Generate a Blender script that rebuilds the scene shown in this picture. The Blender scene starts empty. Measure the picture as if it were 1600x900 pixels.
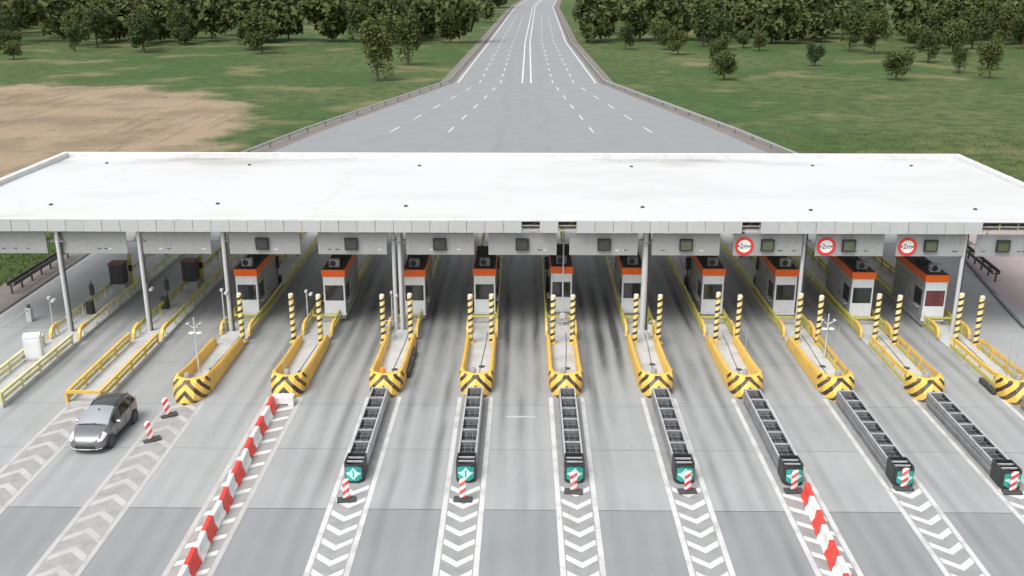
import bpy, bmesh, math, random
from mathutils import Vector, Matrix
R = math.radians
random.seed(7)
scene = bpy.context.scene
col = scene.collection

# ------------------------------------------------------------------ camera
CAM_H, PITCH, YAW = 24.32, 18.146, 0.70
cd = bpy.data.cameras.new('camera'); cam = bpy.data.objects.new('camera', cd); col.objects.link(cam)
cam.location = (0, 0, CAM_H)
cam.rotation_euler = (R(90 - PITCH), 0, R(YAW))
cd.sensor_width = 36; cd.lens = 36 * 1550 / 1600; cd.clip_start = 0.5; cd.clip_end = 6000
scene.camera = cam

# ------------------------------------------------------------------ light: bright overcast
SUN_EL, SUN_AZ = 58, 215          # azimuth of the sun, clockwise from +Y (behind the camera, left)
w = bpy.data.worlds.new('World'); scene.world = w; w.use_nodes = True
nt = w.node_tree; bg = nt.nodes['Background']
sky = nt.nodes.new('ShaderNodeTexSky'); sky.sky_type = 'NISHITA'; sky.sun_disc = False
sky.sun_elevation = R(SUN_EL); sky.sun_rotation = R(SUN_AZ); sky.air_density = 1.0; sky.dust_density = 4.0
hs = nt.nodes.new('ShaderNodeHueSaturation'); hs.inputs['Saturation'].default_value = 0.22
nt.links.new(sky.outputs[0], hs.inputs['Color']); nt.links.new(hs.outputs[0], bg.inputs[0])
bg.inputs[1].default_value = 0.15
sd = bpy.data.lights.new('sun', 'SUN'); sun = bpy.data.objects.new('sun', sd); col.objects.link(sun)
sd.energy = 1.15; sd.angle = R(30); sd.color = (1.0, 0.97, 0.93)
sv = Vector((math.sin(R(SUN_AZ)) * math.cos(R(SUN_EL)), math.cos(R(SUN_AZ)) * math.cos(R(SUN_EL)), math.sin(R(SUN_EL))))
sun.rotation_euler = sv.to_track_quat('Z', 'Y').to_euler()
vs = scene.view_settings; vs.view_transform = 'Standard'; vs.look = 'None'; vs.gamma = 1; vs.exposure = 0.72

# ------------------------------------------------------------------ materials
MATS = {}
class NT:
    def __init__(s, name):
        s.m = bpy.data.materials.new(name); s.m.use_nodes = True; s.t = s.m.node_tree
        s.b = s.t.nodes['Principled BSDF']; MATS[name] = s.m
    def n(s, t, **k):
        x = s.t.nodes.new('ShaderNode' + t)
        for a, v in k.items(): setattr(x, a, v)
        return x
    def l(s, a, b): s.t.links.new(a, b)
    def math(s, op, a, b=None, c=None, clamp=False):
        x = s.n('Math', operation=op); x.use_clamp = clamp
        for i, v in enumerate((a, b, c)):
            if v is None: continue
            if isinstance(v, (int, float)): x.inputs[i].default_value = v
            else: s.l(v, x.inputs[i])
        return x.outputs[0]
    def noise(s, scale, detail=4, vec=None, rough=.55, stretch=None):
        x = s.n('TexNoise'); x.inputs['Scale'].default_value = scale; x.inputs['Detail'].default_value = detail; x.inputs['Roughness'].default_value = rough
        if vec is None: vec = s.n('NewGeometry').outputs['Position']
        if stretch:
            mp = s.n('Mapping'); mp.inputs['Scale'].default_value = stretch; s.l(vec, mp.inputs[0]); vec = mp.outputs[0]
        s.l(vec, x.inputs['Vector']); return x.outputs['Fac']
    def ramp(s, f, a, b, lo=0., hi=1.):
        x = s.n('MapRange'); x.interpolation_type = 'SMOOTHSTEP'
        s.l(f, x.inputs[0])
        for i, v in zip((1, 2, 3, 4), (a, b, lo, hi)): x.inputs[i].default_value = v
        return x.outputs[0]
    def mix(s, f, a, b, mode='MIX'):
        x = s.n('Mix'); x.data_type = 'RGBA'; x.blend_type = mode
        for i, v in ((0, f), (6, a), (7, b)):
            if isinstance(v, (int, float)): x.inputs[i].default_value = v
            elif isinstance(v, tuple): x.inputs[i].default_value = v + (1,) if len(v) == 3 else v
            else: s.l(v, x.inputs[i])
        return x.outputs[2]
    def done(s, colr, rough=.6, metal=0., bump=None, bs=.15, bd=.02, spec=.5):
        if isinstance(colr, tuple): s.b.inputs['Base Color'].default_value = colr + (1,)
        else: s.l(colr, s.b.inputs['Base Color'])
        if isinstance(rough, (int, float)): s.b.inputs['Roughness'].default_value = rough
        else: s.l(rough, s.b.inputs['Roughness'])
        s.b.inputs['Metallic'].default_value = metal
        s.b.inputs['Specular IOR Level'].default_value = spec
        if bump is not None:
            x = s.n('Bump'); x.inputs['Strength'].default_value = bs; x.inputs['Distance'].default_value = bd
            s.l(bump, x.inputs['Height']); s.l(x.outputs[0], s.b.inputs['Normal'])
        return s.m

def worn(name, c, dirt=.35, rough=.55, metal=0., scale=1.6, dcol=None, spec=.5, streak=False):
    """painted / metal surface with blotchy dirt, fine grain and small object-to-object variation"""
    s = NT(name)
    n1 = s.ramp(s.noise(scale, 5), .42, .72)
    n2 = s.noise(14, 3)
    if streak: n1 = s.math('MAXIMUM', n1, s.ramp(s.noise(2.2, 4, stretch=(2.5, 2.5, .25)), .5, .72))
    d = dcol or tuple(v * .45 + .03 for v in c)
    k = s.mix(s.math('MULTIPLY', n1, dirt), c, d)
    oi = s.n('ObjectInfo')
    k = s.mix(1.0, k, s.mix(s.math('MULTIPLY_ADD', n2, .5, s.math('MULTIPLY', oi.outputs['Random'], .35)), (.86, .86, .86), (1.06, 1.06, 1.06)), 'MULTIPLY')
    r = s.math('MULTIPLY_ADD', n2, .25, rough - .12)
    return s.done(k, r, metal, n2, .08, .01, spec)

def uvn(s, name):
    u = s.n('UVMap'); u.uv_map = name
    x = s.n('SeparateXYZ'); s.l(u.outputs[0], x.inputs[0]); return x.outputs[0], x.outputs[1]

def pavement(name, base, dark, joints):
    s = NT(name)
    u, v = uvn(s, 'lane'); wr, far = uvn(s, 'wear')
    pos = s.n('NewGeometry').outputs['Position']
    wob = s.math('MULTIPLY', s.math('SUBTRACT', s.noise(.05, 2, stretch=(1, 1, 1)), .5), .35)
    au = s.math('ABSOLUTE', s.math('ADD', u, wob))
    # soft wheel tracks either side of the lane centre, oil line in the middle
    trk = s.ramp(s.math('ABSOLUTE', s.math('SUBTRACT', au, .38)), .17, .0)
    oil = s.math('MULTIPLY', s.ramp(au, .24, .0), .75)
    strk = s.ramp(s.noise(1.0, 4, stretch=(1.1, .035, 1)), .30, .70)
    brk = s.ramp(s.noise(1.0, 5, stretch=(.42, .075, 1)), .34, .64)
    t = s.math('MULTIPLY', s.math('ADD', trk, oil), s.math('MULTIPLY_ADD', strk, .75, .3))
    t = s.math('MULTIPLY', t, s.math('MULTIPLY_ADD', brk, 1.1, .18))
    # tyre rubber by the booths; canopy shade and rear daylight painted into its falloff
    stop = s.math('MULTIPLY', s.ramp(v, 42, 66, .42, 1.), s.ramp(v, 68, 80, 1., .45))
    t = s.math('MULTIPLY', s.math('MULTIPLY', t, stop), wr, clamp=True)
    film = s.math('MULTIPLY', s.math('MULTIPLY', s.math('MULTIPLY', s.ramp(v, 48, 68, 0., .30), s.ramp(v, 69, 80, 1., .2)), wr), s.ramp(au, 1.0, .35))  # broad rubber coat plus painted canopy shade, easing off at the open rear
    blot = s.ramp(s.noise(.25, 6), .35, .7)
    fine = s.noise(9, 4)
    oi = s.n('ObjectInfo')
    c = s.mix(s.math('MULTIPLY', blot, .35), tuple(x * 1.08 for x in base), tuple(x * .84 for x in base))
    c = s.mix(1., c, s.mix(s.math('MULTIPLY_ADD', fine, .55, s.math('MULTIPLY', oi.outputs['Random'], .35)), (.86,) * 3, (1.08,) * 3), 'MULTIPLY')
    spots = s.math('MULTIPLY', s.ramp(s.noise(1.7, 4, rough=.6), .66, .74, 0, .45), s.ramp(au, .75, .1, .15, 1.))
    cr = s.n('TexVoronoi'); cr.feature = 'DISTANCE_TO_EDGE'; cr.inputs['Scale'].default_value = .11
    wv = s.n('VectorMath', operation='ADD'); nz = s.n('TexNoise'); nz.inputs['Scale'].default_value = .7; s.l(pos, nz.inputs[0])
    sc = s.n('VectorMath', operation='SCALE'); s.l(nz.outputs['Color'], sc.inputs[0]); sc.inputs['Scale'].default_value = 2.2
    s.l(pos, wv.inputs[0]); s.l(sc.outputs[0], wv.inputs[1]); s.l(wv.outputs[0], cr.inputs['Vector'])
    crack = s.math('MULTIPLY', s.ramp(cr.outputs['Distance'], .010, .002), joints)
    t = s.math('MAXIMUM', s.math('MAXIMUM', s.math('ADD', t, film), spots), crack, clamp=True)  # film also holds painted canopy shade and rear daylight
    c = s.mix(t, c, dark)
    return s.done(c, s.math('MULTIPLY_ADD', fine, .2, .62), 0, fine, .25, .01, .4)

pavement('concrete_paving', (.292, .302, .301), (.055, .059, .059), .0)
pavement('asphalt_paving', (.212, .222, .225), (.120, .127, .130), .0)

worn('joint_dark', (.10, .10, .10), .2, .8)
worn('paint_white', (.66, .66, .64), .55, .6, scale=1.1, dcol=(.36, .36, .35))
worn('paint_line', (.54, .54, .525), .7, .6, scale=1.0, dcol=(.32, .32, .315))
worn('paint_cream', (.43, .425, .405), .75, .6, scale=.9, dcol=(.33, .33, .32))
worn('hatch_grey', (.275, .28, .278), .4, .7)
worn('hatch_warm', (.31, .305, .295), .4, .7)
worn('kerb_concrete', (.48, .485, .48), .5, .7, scale=.8, streak=True)
worn('yellow_paint', (.72, .455, .09), .5, .5, scale=1.3, dcol=(.46, .29, .09), streak=True)
worn('yellow_faded', (.56, .50, .11), .6, .5, scale=1.1, dcol=(.24, .25, .09), streak=True)  # pale yellow shifted to olive, painting in the canopy's shade
worn('yellow_pale', (.66, .62, .33), .5, .5, scale=1.1, dcol=(.36, .36, .22), streak=True)
worn('black_plastic', (.022, .023, .025), .3, .5, dcol=(.06, .06, .06))
worn('black_rubber', (.05, .05, .05), .4, .75, dcol=(.09, .09, .085))
worn('dark_metal', (.07, .073, .078), .35, .45, .3)
worn('galvanised', (.50, .51, .52), .45, .45, .25, scale=2.5, dcol=(.22, .22, .22), streak=True)
worn('galv_dark', (.23, .235, .245), .5, .5, .2, scale=2.5, streak=True)
worn('rail_steel', (.10, .095, .095), .6, .6, .4, dcol=(.06, .045, .035))
worn('grey_panel', (.335, .345, .345), .35, .45, scale=.5, dcol=(.24, .245, .25), streak=True)
worn('fascia_metal', (.45, .462, .465), .25, .4, 0, scale=.6, dcol=(.36, .37, .37), streak=True)
worn('white_metal', (.52, .535, .55), .35, .4, scale=1.2, dcol=(.45, .45, .43), streak=True)
worn('booth_grey', (.33, .34, .345), .35, .45, scale=.9, streak=True)
worn('booth_white', (.72, .74, .76), .35, .4, scale=.9, dcol=(.45, .46, .46), streak=True)
worn('booth_orange', (.80, .135, .01), .3, .4, scale=1.4, dcol=(.55, .10, .02), streak=True)
worn('roof_black', (.028, .028, .03), .5, .8, dcol=(.07, .07, .065))
worn('red_brown', (.16, .05, .035), .4, .6)
worn('red_paint', (.72, .035, .03), .3, .45, dcol=(.45, .05, .04))
worn('barrier_red', (.75, .045, .03), .35, .4, dcol=(.42, .08, .06))
worn('barrier_white', (.78, .78, .76), .45, .4, dcol=(.48, .47, .44))
worn('teal', (.03, .34, .285), .3, .45, dcol=(.02, .20, .17))
worn('mint', (.50, .82, .76), .2, .4)
worn('sign_white', (.80, .80, .79), .15, .4)
worn('sign_black', (.02, .02, .02), .1, .5)
worn('membrane_edge', (.63, .63, .62), .25, .5)
worn('soffit', (.72, .73, .73), .3, .6)
worn('brown_verge', (.17, .15, .135), .5, .85, scale=.4, dcol=(.10, .09, .08))
worn('pink_paving', (.33, .27, .265), .4, .8, scale=.25, dcol=(.26, .225, .22))
worn('cream_frame', (.50, .47, .38), .4, .6)
worn('bark', (.09, .065, .045), .5, .9)
worn('grey_lamp', (.30, .30, .29), .4, .5)
worn('amber', (.75, .25, .02), .2, .3)
worn('cable', (.09, .10, .10), .2, .6)

def mat_roof():
    s = NT('roof_membrane')
    pos = s.n('NewGeometry').outputs['Position']
    x = s.n('SeparateXYZ'); s.l(pos, x.inputs[0])
    edge = s.math('MAXIMUM', s.ramp(x.outputs[1], 80.5, 84.8), s.math('MULTIPLY', s.ramp(x.outputs[1], 65.6, 63.6), .5))
    d = s.math('MULTIPLY', s.ramp(s.noise(.16, 6, stretch=(.6, 1.1, 1)), .46, .72), s.math('MULTIPLY_ADD', edge, .75, .20))
    # rain-water trails that run towards the outlets
    tr = s.n('TexVoronoi'); tr.feature = 'DISTANCE_TO_EDGE'; tr.inputs['Scale'].default_value = .085
    nz = s.n('TexNoise'); nz.inputs['Scale'].default_value = .3; s.l(pos, nz.inputs[0])
    sc = s.n('VectorMath', operation='SCALE'); s.l(nz.outputs['Color'], sc.inputs[0]); sc.inputs['Scale'].default_value = 5
    ad = s.n('VectorMath', operation='ADD'); s.l(pos, ad.inputs[0]); s.l(sc.outputs[0], ad.inputs[1]); s.l(ad.outputs[0], tr.inputs['Vector'])
    tl = s.math('MULTIPLY', s.ramp(tr.outputs['Distance'], .035, .0), s.ramp(s.noise(.12, 2), .46, .62, 0, .14))
    d = s.math('MAXIMUM', d, tl)
    c = s.mix(d, (.50, .51, .507), (.27, .255, .225))
    seam = s.math('LESS_THAN', s.math('FRACT', s.math('DIVIDE', x.outputs[0], 2.1)), .02)
    c = s.mix(s.math('MULTIPLY', seam, .10), c, (.5, .5, .5))
    return s.done(c, .55, 0, s.noise(.6, 3), .25, .05)
mat_roof()

def mat_stripe(name, a, b, kind, per, duty=.5):
    s = NT(name)
    tc = s.n('TexCoord'); x = s.n('SeparateXYZ'); s.l(tc.outputs['Object'], x.inputs[0])
    if kind == 'helix':
        ang = s.math('DIVIDE', s.math('ARCTAN2', x.outputs[0], x.outputs[1]), 2 * math.pi)
        p = s.math('ADD', s.math('DIVIDE', x.outputs[2], per), ang)
    elif kind == 'diag':
        p = s.math('DIVIDE', s.math('ADD', x.outputs[2], s.math('MULTIPLY', x.outputs[0], -.75)), per)
    else:
        u, v = uvn(s, 'lane')
        p = s.math('DIVIDE', s.math('ADD', v, s.math('MULTIPLY', s.math('ABSOLUTE', u), 1.05)), per)
    k = s.math('LESS_THAN', s.math('FRACT', p), duty)
    ch = s.ramp(s.noise(9, 4), .62, .70)
    k2 = s.math('MULTIPLY', k, s.math('SUBTRACT', 1., s.math('MULTIPLY', ch, .55)))
    c = s.mix(k2, a, b)
    g = s.ramp(s.noise(1.6, 5), .4, .75, 0, .38)
    c = s.mix(g, c, tuple(v * .5 + .04 for v in a))
    return s.done(c, .5, 0, s.noise(12, 3), .08, .01)
mat_stripe('post_stripes', (.72, .58, .25), (.020, .019, .017), 'helix', .46, .40)
mat_stripe('nose_stripes', (.74, .45, .075), (.022, .021, .02), 'chevron', .66, .44)
mat_stripe('delineator_stripes', (.80, .78, .76), (.62, .03, .03), 'diag', .40, .52)

def mat_glass(name, c, metal=.0, rough=.06):
    s = NT(name); n = s.noise(.8, 3)
    return s.done(s.mix(n, tuple(v * .75 for v in c), tuple(v * 1.25 for v in c)), rough, metal, spec=.8)
mat_glass('dark_glass', (.022, .028, .03)); mat_glass('red_glass', (.13, .035, .04), 0, .2); mat_glass('screen_dark', (.035, .038, .037), 0, .25)  # reddish pane: a reflection painted into its colour
mat_glass('screen_green', (.09, .105, .06), 0, .3)
mat_glass('windscreen_glass', (.50, .52, .54), .75, .15); mat_glass('green_glass', (.012, .022, .014), 0, .05)  # pale windscreen: sky reflection painted into its colour
mat_glass('roof_tint', (.06, .062, .068), .3, .15); mat_glass('chrome', (.6, .6, .6), 1., .2); mat_glass('head_lamp', (.78, .80, .82), .3, .1)  # car roof set darker than the body paint

def mat_car():
    s = NT('car_paint')
    n = s.noise(220, 2)
    s.done(s.mix(n, (.19, .195, .205), (.26, .265, .275)), s.math('MULTIPLY_ADD', n, .08, .33), .9)
    s.b.inputs['Coat Weight'].default_value = .8; s.b.inputs['Coat Roughness'].default_value = .06
mat_car()

def mat_ground():
    s = NT('grassland')
    a = s.ramp(s.noise(.02, 5), .38, .62); b = s.noise(.35, 6); c = s.noise(3.2, 5, rough=.7)
    k = s.mix(a, (.048, .088, .021), (.088, .112, .038))
    k = s.mix(s.ramp(b, .35, .72), k, (.032, .062, .018))
    k = s.mix(s.ramp(c, .55, .8, 0, .7), k, (.13, .15, .06))
    k = s.mix(s.ramp(s.noise(.055, 6), .54, .68, 0, .75), k, (.17, .155, .075))        # dry, mown patches
    # the bare field: worn earth with a ragged, weedy edge
    pos = s.n('NewGeometry').outputs['Position']; x = s.n('SeparateXYZ'); s.l(pos, x.inputs[0])
    dx = s.math('DIVIDE', s.math('ADD', x.outputs[0], 100), 56); dy = s.math('DIVIDE', s.math('SUBTRACT', x.outputs[1], 150), 62)
    d = s.math('SQRT', s.math('ADD', s.math('MULTIPLY', dx, dx), s.math('MULTIPLY', dy, dy)))
    d = s.math('ADD', d, s.math('MULTIPLY', s.math('SUBTRACT', s.noise(.06, 7, rough=.65), .5), .55))
    e1 = s.noise(1.7, 6, rough=.7); rut = s.noise(1.0, 4, stretch=(.6, .04, 1))
    so = s.mix(s.ramp(s.noise(.09, 6), .4, .65), (.27, .21, .14), (.19, .148, .10)); so = s.mix(s.ramp(e1, .5, .75, 0, .6), so, (.33, .28, .20))
    so = s.mix(s.ramp(rut, .52, .7, 0, .5), so, (.13, .10, .07)); so = s.mix(s.ramp(s.noise(.28, 6, rough=.7), .58, .70, 0, .8), so, (.07, .085, .035))
    k = s.mix(s.ramp(d, 1.06, .94), k, so)
    s.done(k, .92, 0, s.math('ADD', c, e1), .6, .15, .2)
mat_ground()
def mat_leaf(name, a, b):
    s = NT(name); oi = s.n('ObjectInfo'); n = s.noise(.9, 4)
    k = s.mix(s.ramp(n, .3, .7), a, b); k = s.mix(s.math('MULTIPLY', oi.outputs['Random'], .75), k, (.095, .105, .028))
    s.done(k, .7, 0, spec=.25)
mat_leaf('leaf_dark', (.022, .042, .014), (.045, .075, .022)); mat_leaf('leaf_mid', (.035, .065, .018), (.07, .10, .03))

# ------------------------------------------------------------------ mesh helpers
class MB:
    def __init__(s): s.v = []; s.f = []; s.uv = None; s.fm = []
    def quad(s, a, b, c, d):
        i = len(s.v); s.v += [a, b, c, d]; s.f.append((i, i + 1, i + 2, i + 3)); return s
    def poly(s, pts):
        i = len(s.v); s.v += list(pts); s.f.append(tuple(range(i, i + len(pts)))); return s
    def box(s, x0, x1, y0, y1, z0, z1, M=None):
        i = len(s.v); p = [(x, y, z) for z in (z0, z1) for y in (y0, y1) for x in (x0, x1)]
        if M: p = [tuple(M @ Vector(q)) for q in p]
        s.v += p
        s.f += [tuple(i + k for k in q) for q in ((0, 2, 3, 1), (4, 5, 7, 6), (0, 1, 5, 4), (2, 6, 7, 3), (0, 4, 6, 2), (1, 3, 7, 5))]
        return s
    def cbox(s, x0, x1, y0, y1, z0, z1, b=.03):
        """box with chamfered edges"""
        bm = bmesh.new(); bmesh.ops.create_cube(bm, size=1)
        for v in bm.verts: v.co = Vector(((x0 + x1) / 2 + v.co.x * (x1 - x0), (y0 + y1) / 2 + v.co.y * (y1 - y0), (z0 + z1) / 2 + v.co.z * (z1 - z0)))
        bmesh.ops.bevel(bm, geom=bm.edges[:], offset=b, segments=2, profile=.6, affect='EDGES')
        i = len(s.v); bm.verts.index_update(); s.v += [tuple(v.co) for v in bm.verts]; s.f += [tuple(i + v.index for v in f.verts) for f in bm.faces]; bm.free(); return s
    def tube(s, a, b, r0, r1=None, n=10, cap=True):
        r1 = r0 if r1 is None else r1
        a, b = Vector(a), Vector(b); d = (b - a).normalized(); u = d.orthogonal().normalized(); w_ = d.cross(u)
        i = len(s.v)
        for c, r in ((a, r0), (b, r1)):
            for k in range(n):
                t = 2 * math.pi * k / n; s.v.append(tuple(c + (u * math.cos(t) + w_ * math.sin(t)) * r))
        for k in range(n): s.f.append((i + k, i + (k + 1) % n, i + n + (k + 1) % n, i + n + k))
        if cap: s.f.append(tuple(i + k for k in reversed(range(n)))); s.f.append(tuple(i + n + k for k in range(n)))
        return s
    def path(s, pts, r, n=8):
        for a, b in zip(pts, pts[1:]): s.tube(a, b, r, n=n)
        return s
    def lathe(s, prof, c=(0, 0, 0), n=14, axis='z'):
        i = len(s.v); m = len(prof)
        for k in range(n):
            t = 2 * math.pi * k / n
            for r, h in prof:
                p = (r * math.cos(t), r * math.sin(t), h)
                if axis == 'x': p = (h, p[0], p[1])
                if axis == 'y': p = (p[0], h, p[1])
                s.v.append((c[0] + p[0], c[1] + p[1], c[2] + p[2]))
        for k in range(n):
            for j in range(m - 1):
                q = (k + 1) % n; s.f.append((i + k * m + j, i + q * m + j, i + q * m + j + 1, i + k * m + j + 1))
        return s
    def sweep(s, path, prof, closed=True):
        """profile (across, up) swept along a path; 'up' stays near +Z"""
        i = len(s.v); m = len(prof); n = len(path); P = [Vector(p) for p in path]
        for k in range(n):
            d = (P[min(k + 1, n - 1)] - P[max(k - 1, 0)]).normalized()
            side = d.cross(Vector((0, 0, 1)))
            side = side.normalized() if side.length > 1e-4 else Vector((1, 0, 0))
            up = side.cross(d).normalized()
            for a, b in prof: s.v.append(tuple(P[k] + side * a + up * b))
        for k in range(n - 1):
            for j in range(m if closed else m - 1):
                q = (j + 1) % m; s.f.append((i + k * m + j, i + k * m + q, i + (k + 1) * m + q, i + (k + 1) * m + j))
        if closed:
            s.f.append(tuple(i + j for j in range(m))); s.f.append(tuple(i + (n - 1) * m + j for j in reversed(range(m))))
        return s
    def mesh(s, name, mat, smooth=None, recalc=True):
        me = bpy.data.meshes.new(name); me.from_pydata(s.v, [], s.f)
        if recalc:
            bm = bmesh.new(); bm.from_mesh(me); bmesh.ops.recalc_face_normals(bm, faces=bm.faces[:]); bm.to_mesh(me); bm.free()
        me.materials.append(MATS[mat])
        if smooth:
            for p in me.polygons: p.use_smooth = True
            me.set_sharp_from_angle(angle=R(smooth))
        me.update(); return me

def obj(name, me, parent=None, loc=(0, 0, 0), rz=0):
    o = bpy.data.objects.new(name, me); col.objects.link(o); o.location = loc; o.rotation_euler = (0, 0, rz)
    if parent is not None: o.parent = parent
    return o
def P(name, mb, mat, parent=None, smooth=None, loc=(0, 0, 0)): return obj(name, mb.mesh(name, mat, smooth), parent, loc)
def tag(o, label, cat, group=None):
    o['label'] = label; o['category'] = cat
    if group: o['group'] = group
    return o
def empty(name, loc=(0, 0, 0), rz=0):
    o = bpy.data.objects.new(name, None); col.objects.link(o); o.location = loc; o.rotation_euler = (0, 0, rz); o.empty_display_size = .3; return o
def kids(o): return [c for c in bpy.data.objects if c.parent == o]
def copy_tree(o, parent=None, loc=None, tree=None):
    c = o.copy(); col.objects.link(c); c.parent = parent
    if loc is not None: c.location = loc
    for k in (tree or TREE)[o.name] if o.name in (tree or TREE) else []: copy_tree(k, c, None, tree)
    return c
TREE = {}
def remember(o):
    """note a prototype's children once so that copies are quick"""
    ks = kids(o); TREE[o.name] = ks
    for k in ks: remember(k)
    return o
ORD = ['', 'first', 'second', 'third', 'fourth', 'fifth', 'sixth', 'seventh', 'eighth', 'ninth', 'tenth', 'eleventh', 'twelfth', 'thirteenth']

# ------------------------------------------------------------------ layout (metres; island axes)
IX = [-30.9, -25.3, -19.6, -14.0, -8.2, -2.8, 2.55, 7.95, 13.25, 18.6, 23.8, 29.0]      # islands 1..12
NOSE_Y = {k_: v_ - .45 for k_, v_ in {3: 52.6, 4: 53.2, 5: 53.5, 6: 53.6, 7: 53.6, 8: 53.6, 9: 53.5, 10: 53.4, 11: 53.2, 12: 52.9}.items()}
X_L, X_R = -38.2, 36.6

# ------------------------------------------------------------------ setting: ground, paving, markings
def structure(o): o['kind'] = 'structure'; return o
g = MB().quad((-2500, -300, -.16), (2500, -300, -.16), (2500, 4500, -.16), (-2500, 4500, -.16))
structure(P('ground', g, 'grassland'))
structure(P('verge', MB().quad((-41.2, 20, -.09), (X_L, 20, -.09), (X_L, 110, -.09), (-41.8, 110, -.09)), 'brown_verge'))
structure(P('paved_yard', MB().poly([(34.4, 52, -.09), (70, 52, -.09), (74, 100, -.09), (40.0, 100, -.09), (X_R, 72, -.09)]), 'pink_paving'))

def lane_sheet(name, quads, mat):
    """quads: (x0,x1,y0,y1,z,wear) -> mesh with lane UVs (u across lane -1..1, v = metres along) and wear UVs"""
    me = bpy.data.meshes.new(name); v = []; f = []; U = []; W = []
    for (x0, x1, y0, y1, z, wr, u0, u1) in quads:
        i = len(v); v += [(x0, y0, z), (x1, y0, z), (x1, y1, z), (x0, y1, z)]; f.append((i, i + 1, i + 2, i + 3))
        U += [(u0, y0), (u1, y0), (u1, y1), (u0, y1)]; W += [(wr, 0)] * 4
    me.from_pydata(v, [], f)
    a = me.uv_layers.new(name='lane'); b = me.uv_layers.new(name='wear')
    for k in range(len(U)): a.data[k].uv = U[k]; b.data[k].uv = W[k]
    me.materials.append(MATS[mat]); return me

WEAR = [.10, .35, .45, .50, .85, 1.0, 1.0, 1.0, .90, .62, .50, .40, .05]      # rubber on the 13 lanes
edges = [X_L] + IX + [X_R]
base = structure(P('toll_plaza', MB().quad((X_L, 40.86, -.02), (X_R, 40.86, -.02), (X_R, 112, -.02), (X_L, 112, -.02)), 'joint_dark'))
rows = [40.87, 46.9, 52.4, 58.6, 64.8, 71.0, 77.2, 83.4, 92.0, 101.0, 112.0]
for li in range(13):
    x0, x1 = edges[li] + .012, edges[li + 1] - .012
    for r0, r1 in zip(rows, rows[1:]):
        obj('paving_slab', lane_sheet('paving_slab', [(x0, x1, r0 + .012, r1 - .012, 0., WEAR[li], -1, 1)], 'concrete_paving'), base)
q = []
for li in range(13):
    q.append((edges[li], edges[li + 1], 12, 40.85, -.004, min(1, WEAR[li] + .35), -1, 1))
structure(obj('asphalt_apron', lane_sheet('asphalt_apron', q, 'asphalt_paving')))

def strip(mb, x0, y0, x1, y1, w_, z):
    dx, dy = x1 - x0, y1 - y0; L = math.hypot(dx, dy); nx, ny = -dy / L * w_ / 2, dx / L * w_ / 2
    mb.quad((x0 - nx, y0 - ny, z), (x1 - nx, y1 - ny, z), (x1 + nx, y1 + ny, z), (x0 + nx, y0 + ny, z))

def chevrons(i, hw0, hw1, y0, y1, cy0, step, apex, wv, mat_line, mat_chev, mat_bed, kind='v', xs=0.):
    X = IX[i - 1] + xs
    root = structure(P('lane_marking', MB().quad((X - hw0, y0, .004), (X - hw1, y1, .004), (X + hw1, y1, .004), (X + hw0, y0, .004)), mat_bed))
    for sgn in (-1, 1):
        m = MB(); strip(m, X + sgn * hw0, y0 + .002, X + sgn * hw1, y1 - .002, .24, .010); P('edge_line', m, mat_line, root)
    y = cy0
    while y > y0 + 1.6:
        t = (y - y0) / (y1 - y0); h = hw0 + (hw1 - hw0) * t - .17
        m = MB(); z = .008
        if kind == 'v':
            m.poly([(X - h, y, z), (X, y - apex, z), (X, y - apex + wv, z), (X - h, y + wv, z)])
            m.poly([(X + h, y, z), (X + h, y + wv, z), (X, y - apex + wv, z), (X, y - apex, z)])
        else:
            m.poly([(X - h, y, z), (X + h, y - apex, z), (X + h, y - apex + wv, z), (X - h, y + wv, z)])
        P('chevron', m, mat_chev, root); y -= step
    return root
for i in (5, 6, 7, 8, 10, 11, 12):
    chevrons(i, .78, .92, 22, 53.5, 42.7, 1.18, .60, .40, 'paint_line', 'paint_white', 'hatch_grey')
chevrons(4, .95, .95, 22, 53.4, 52.3, 1.35, -.9, .36, 'paint_cream', 'paint_white', 'hatch_warm', kind='d')
chevrons(9, .82, .95, 22, 53.4, 42.2, 1.25, .9, .36, 'paint_line', 'paint_white', 'hatch_grey', kind='d')
chevrons(3, 1.0, .98, 22, 52.6, 51.4, 1.50, -.75, .46, 'paint_cream', 'paint_cream', 'hatch_warm')
chevrons(2, .95, .98, 22, 51.8, 50.9, 1.50, -.75, .46, 'paint_cream', 'paint_cream', 'hatch_warm')
chevrons(1, .95, .98, 22, 51.0, 50.0, 1.50, -.75, .46, 'paint_cream', 'paint_cream', 'hatch_warm')
m = MB(); strip(m, -.95, 50.9, .75, 50.9, .20, .006); structure(P('stop_line', m, 'paint_cream'))
m = MB(); strip(m, X_L + .35, 20, X_L + .35, 111.9, .14, .007); structure(P('edge_marking', m, 'paint_cream'))
structure(P('pavement', MB().poly([(X_R + .004, 74.6, -.006), (38.2, 84, -.006), (39, 100, -.006), (39.2, 112, -.006), (X_R + .004, 112, -.006)]), 'hatch_grey'))
m = MB(); m.sweep([(34.4, 20, 0), (34.5, 50, .0), (35.1, 66, .0), (38.2, 84, .0), (39, 100, .0), (39.2, 112, 0)], [(-.1, -.1), (.1, -.1), (.1, .1), (-.1, .1)]); structure(P('kerb', m, 'dark_metal'))
m = MB(); m.sweep([(X_L - .02, 20, 0), (X_L - .02, 112, 0)], [(-.09, -.1), (.09, -.1), (.09, .07), (-.09, .07)]); structure(P('kerb', m, 'dark_metal'))

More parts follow.
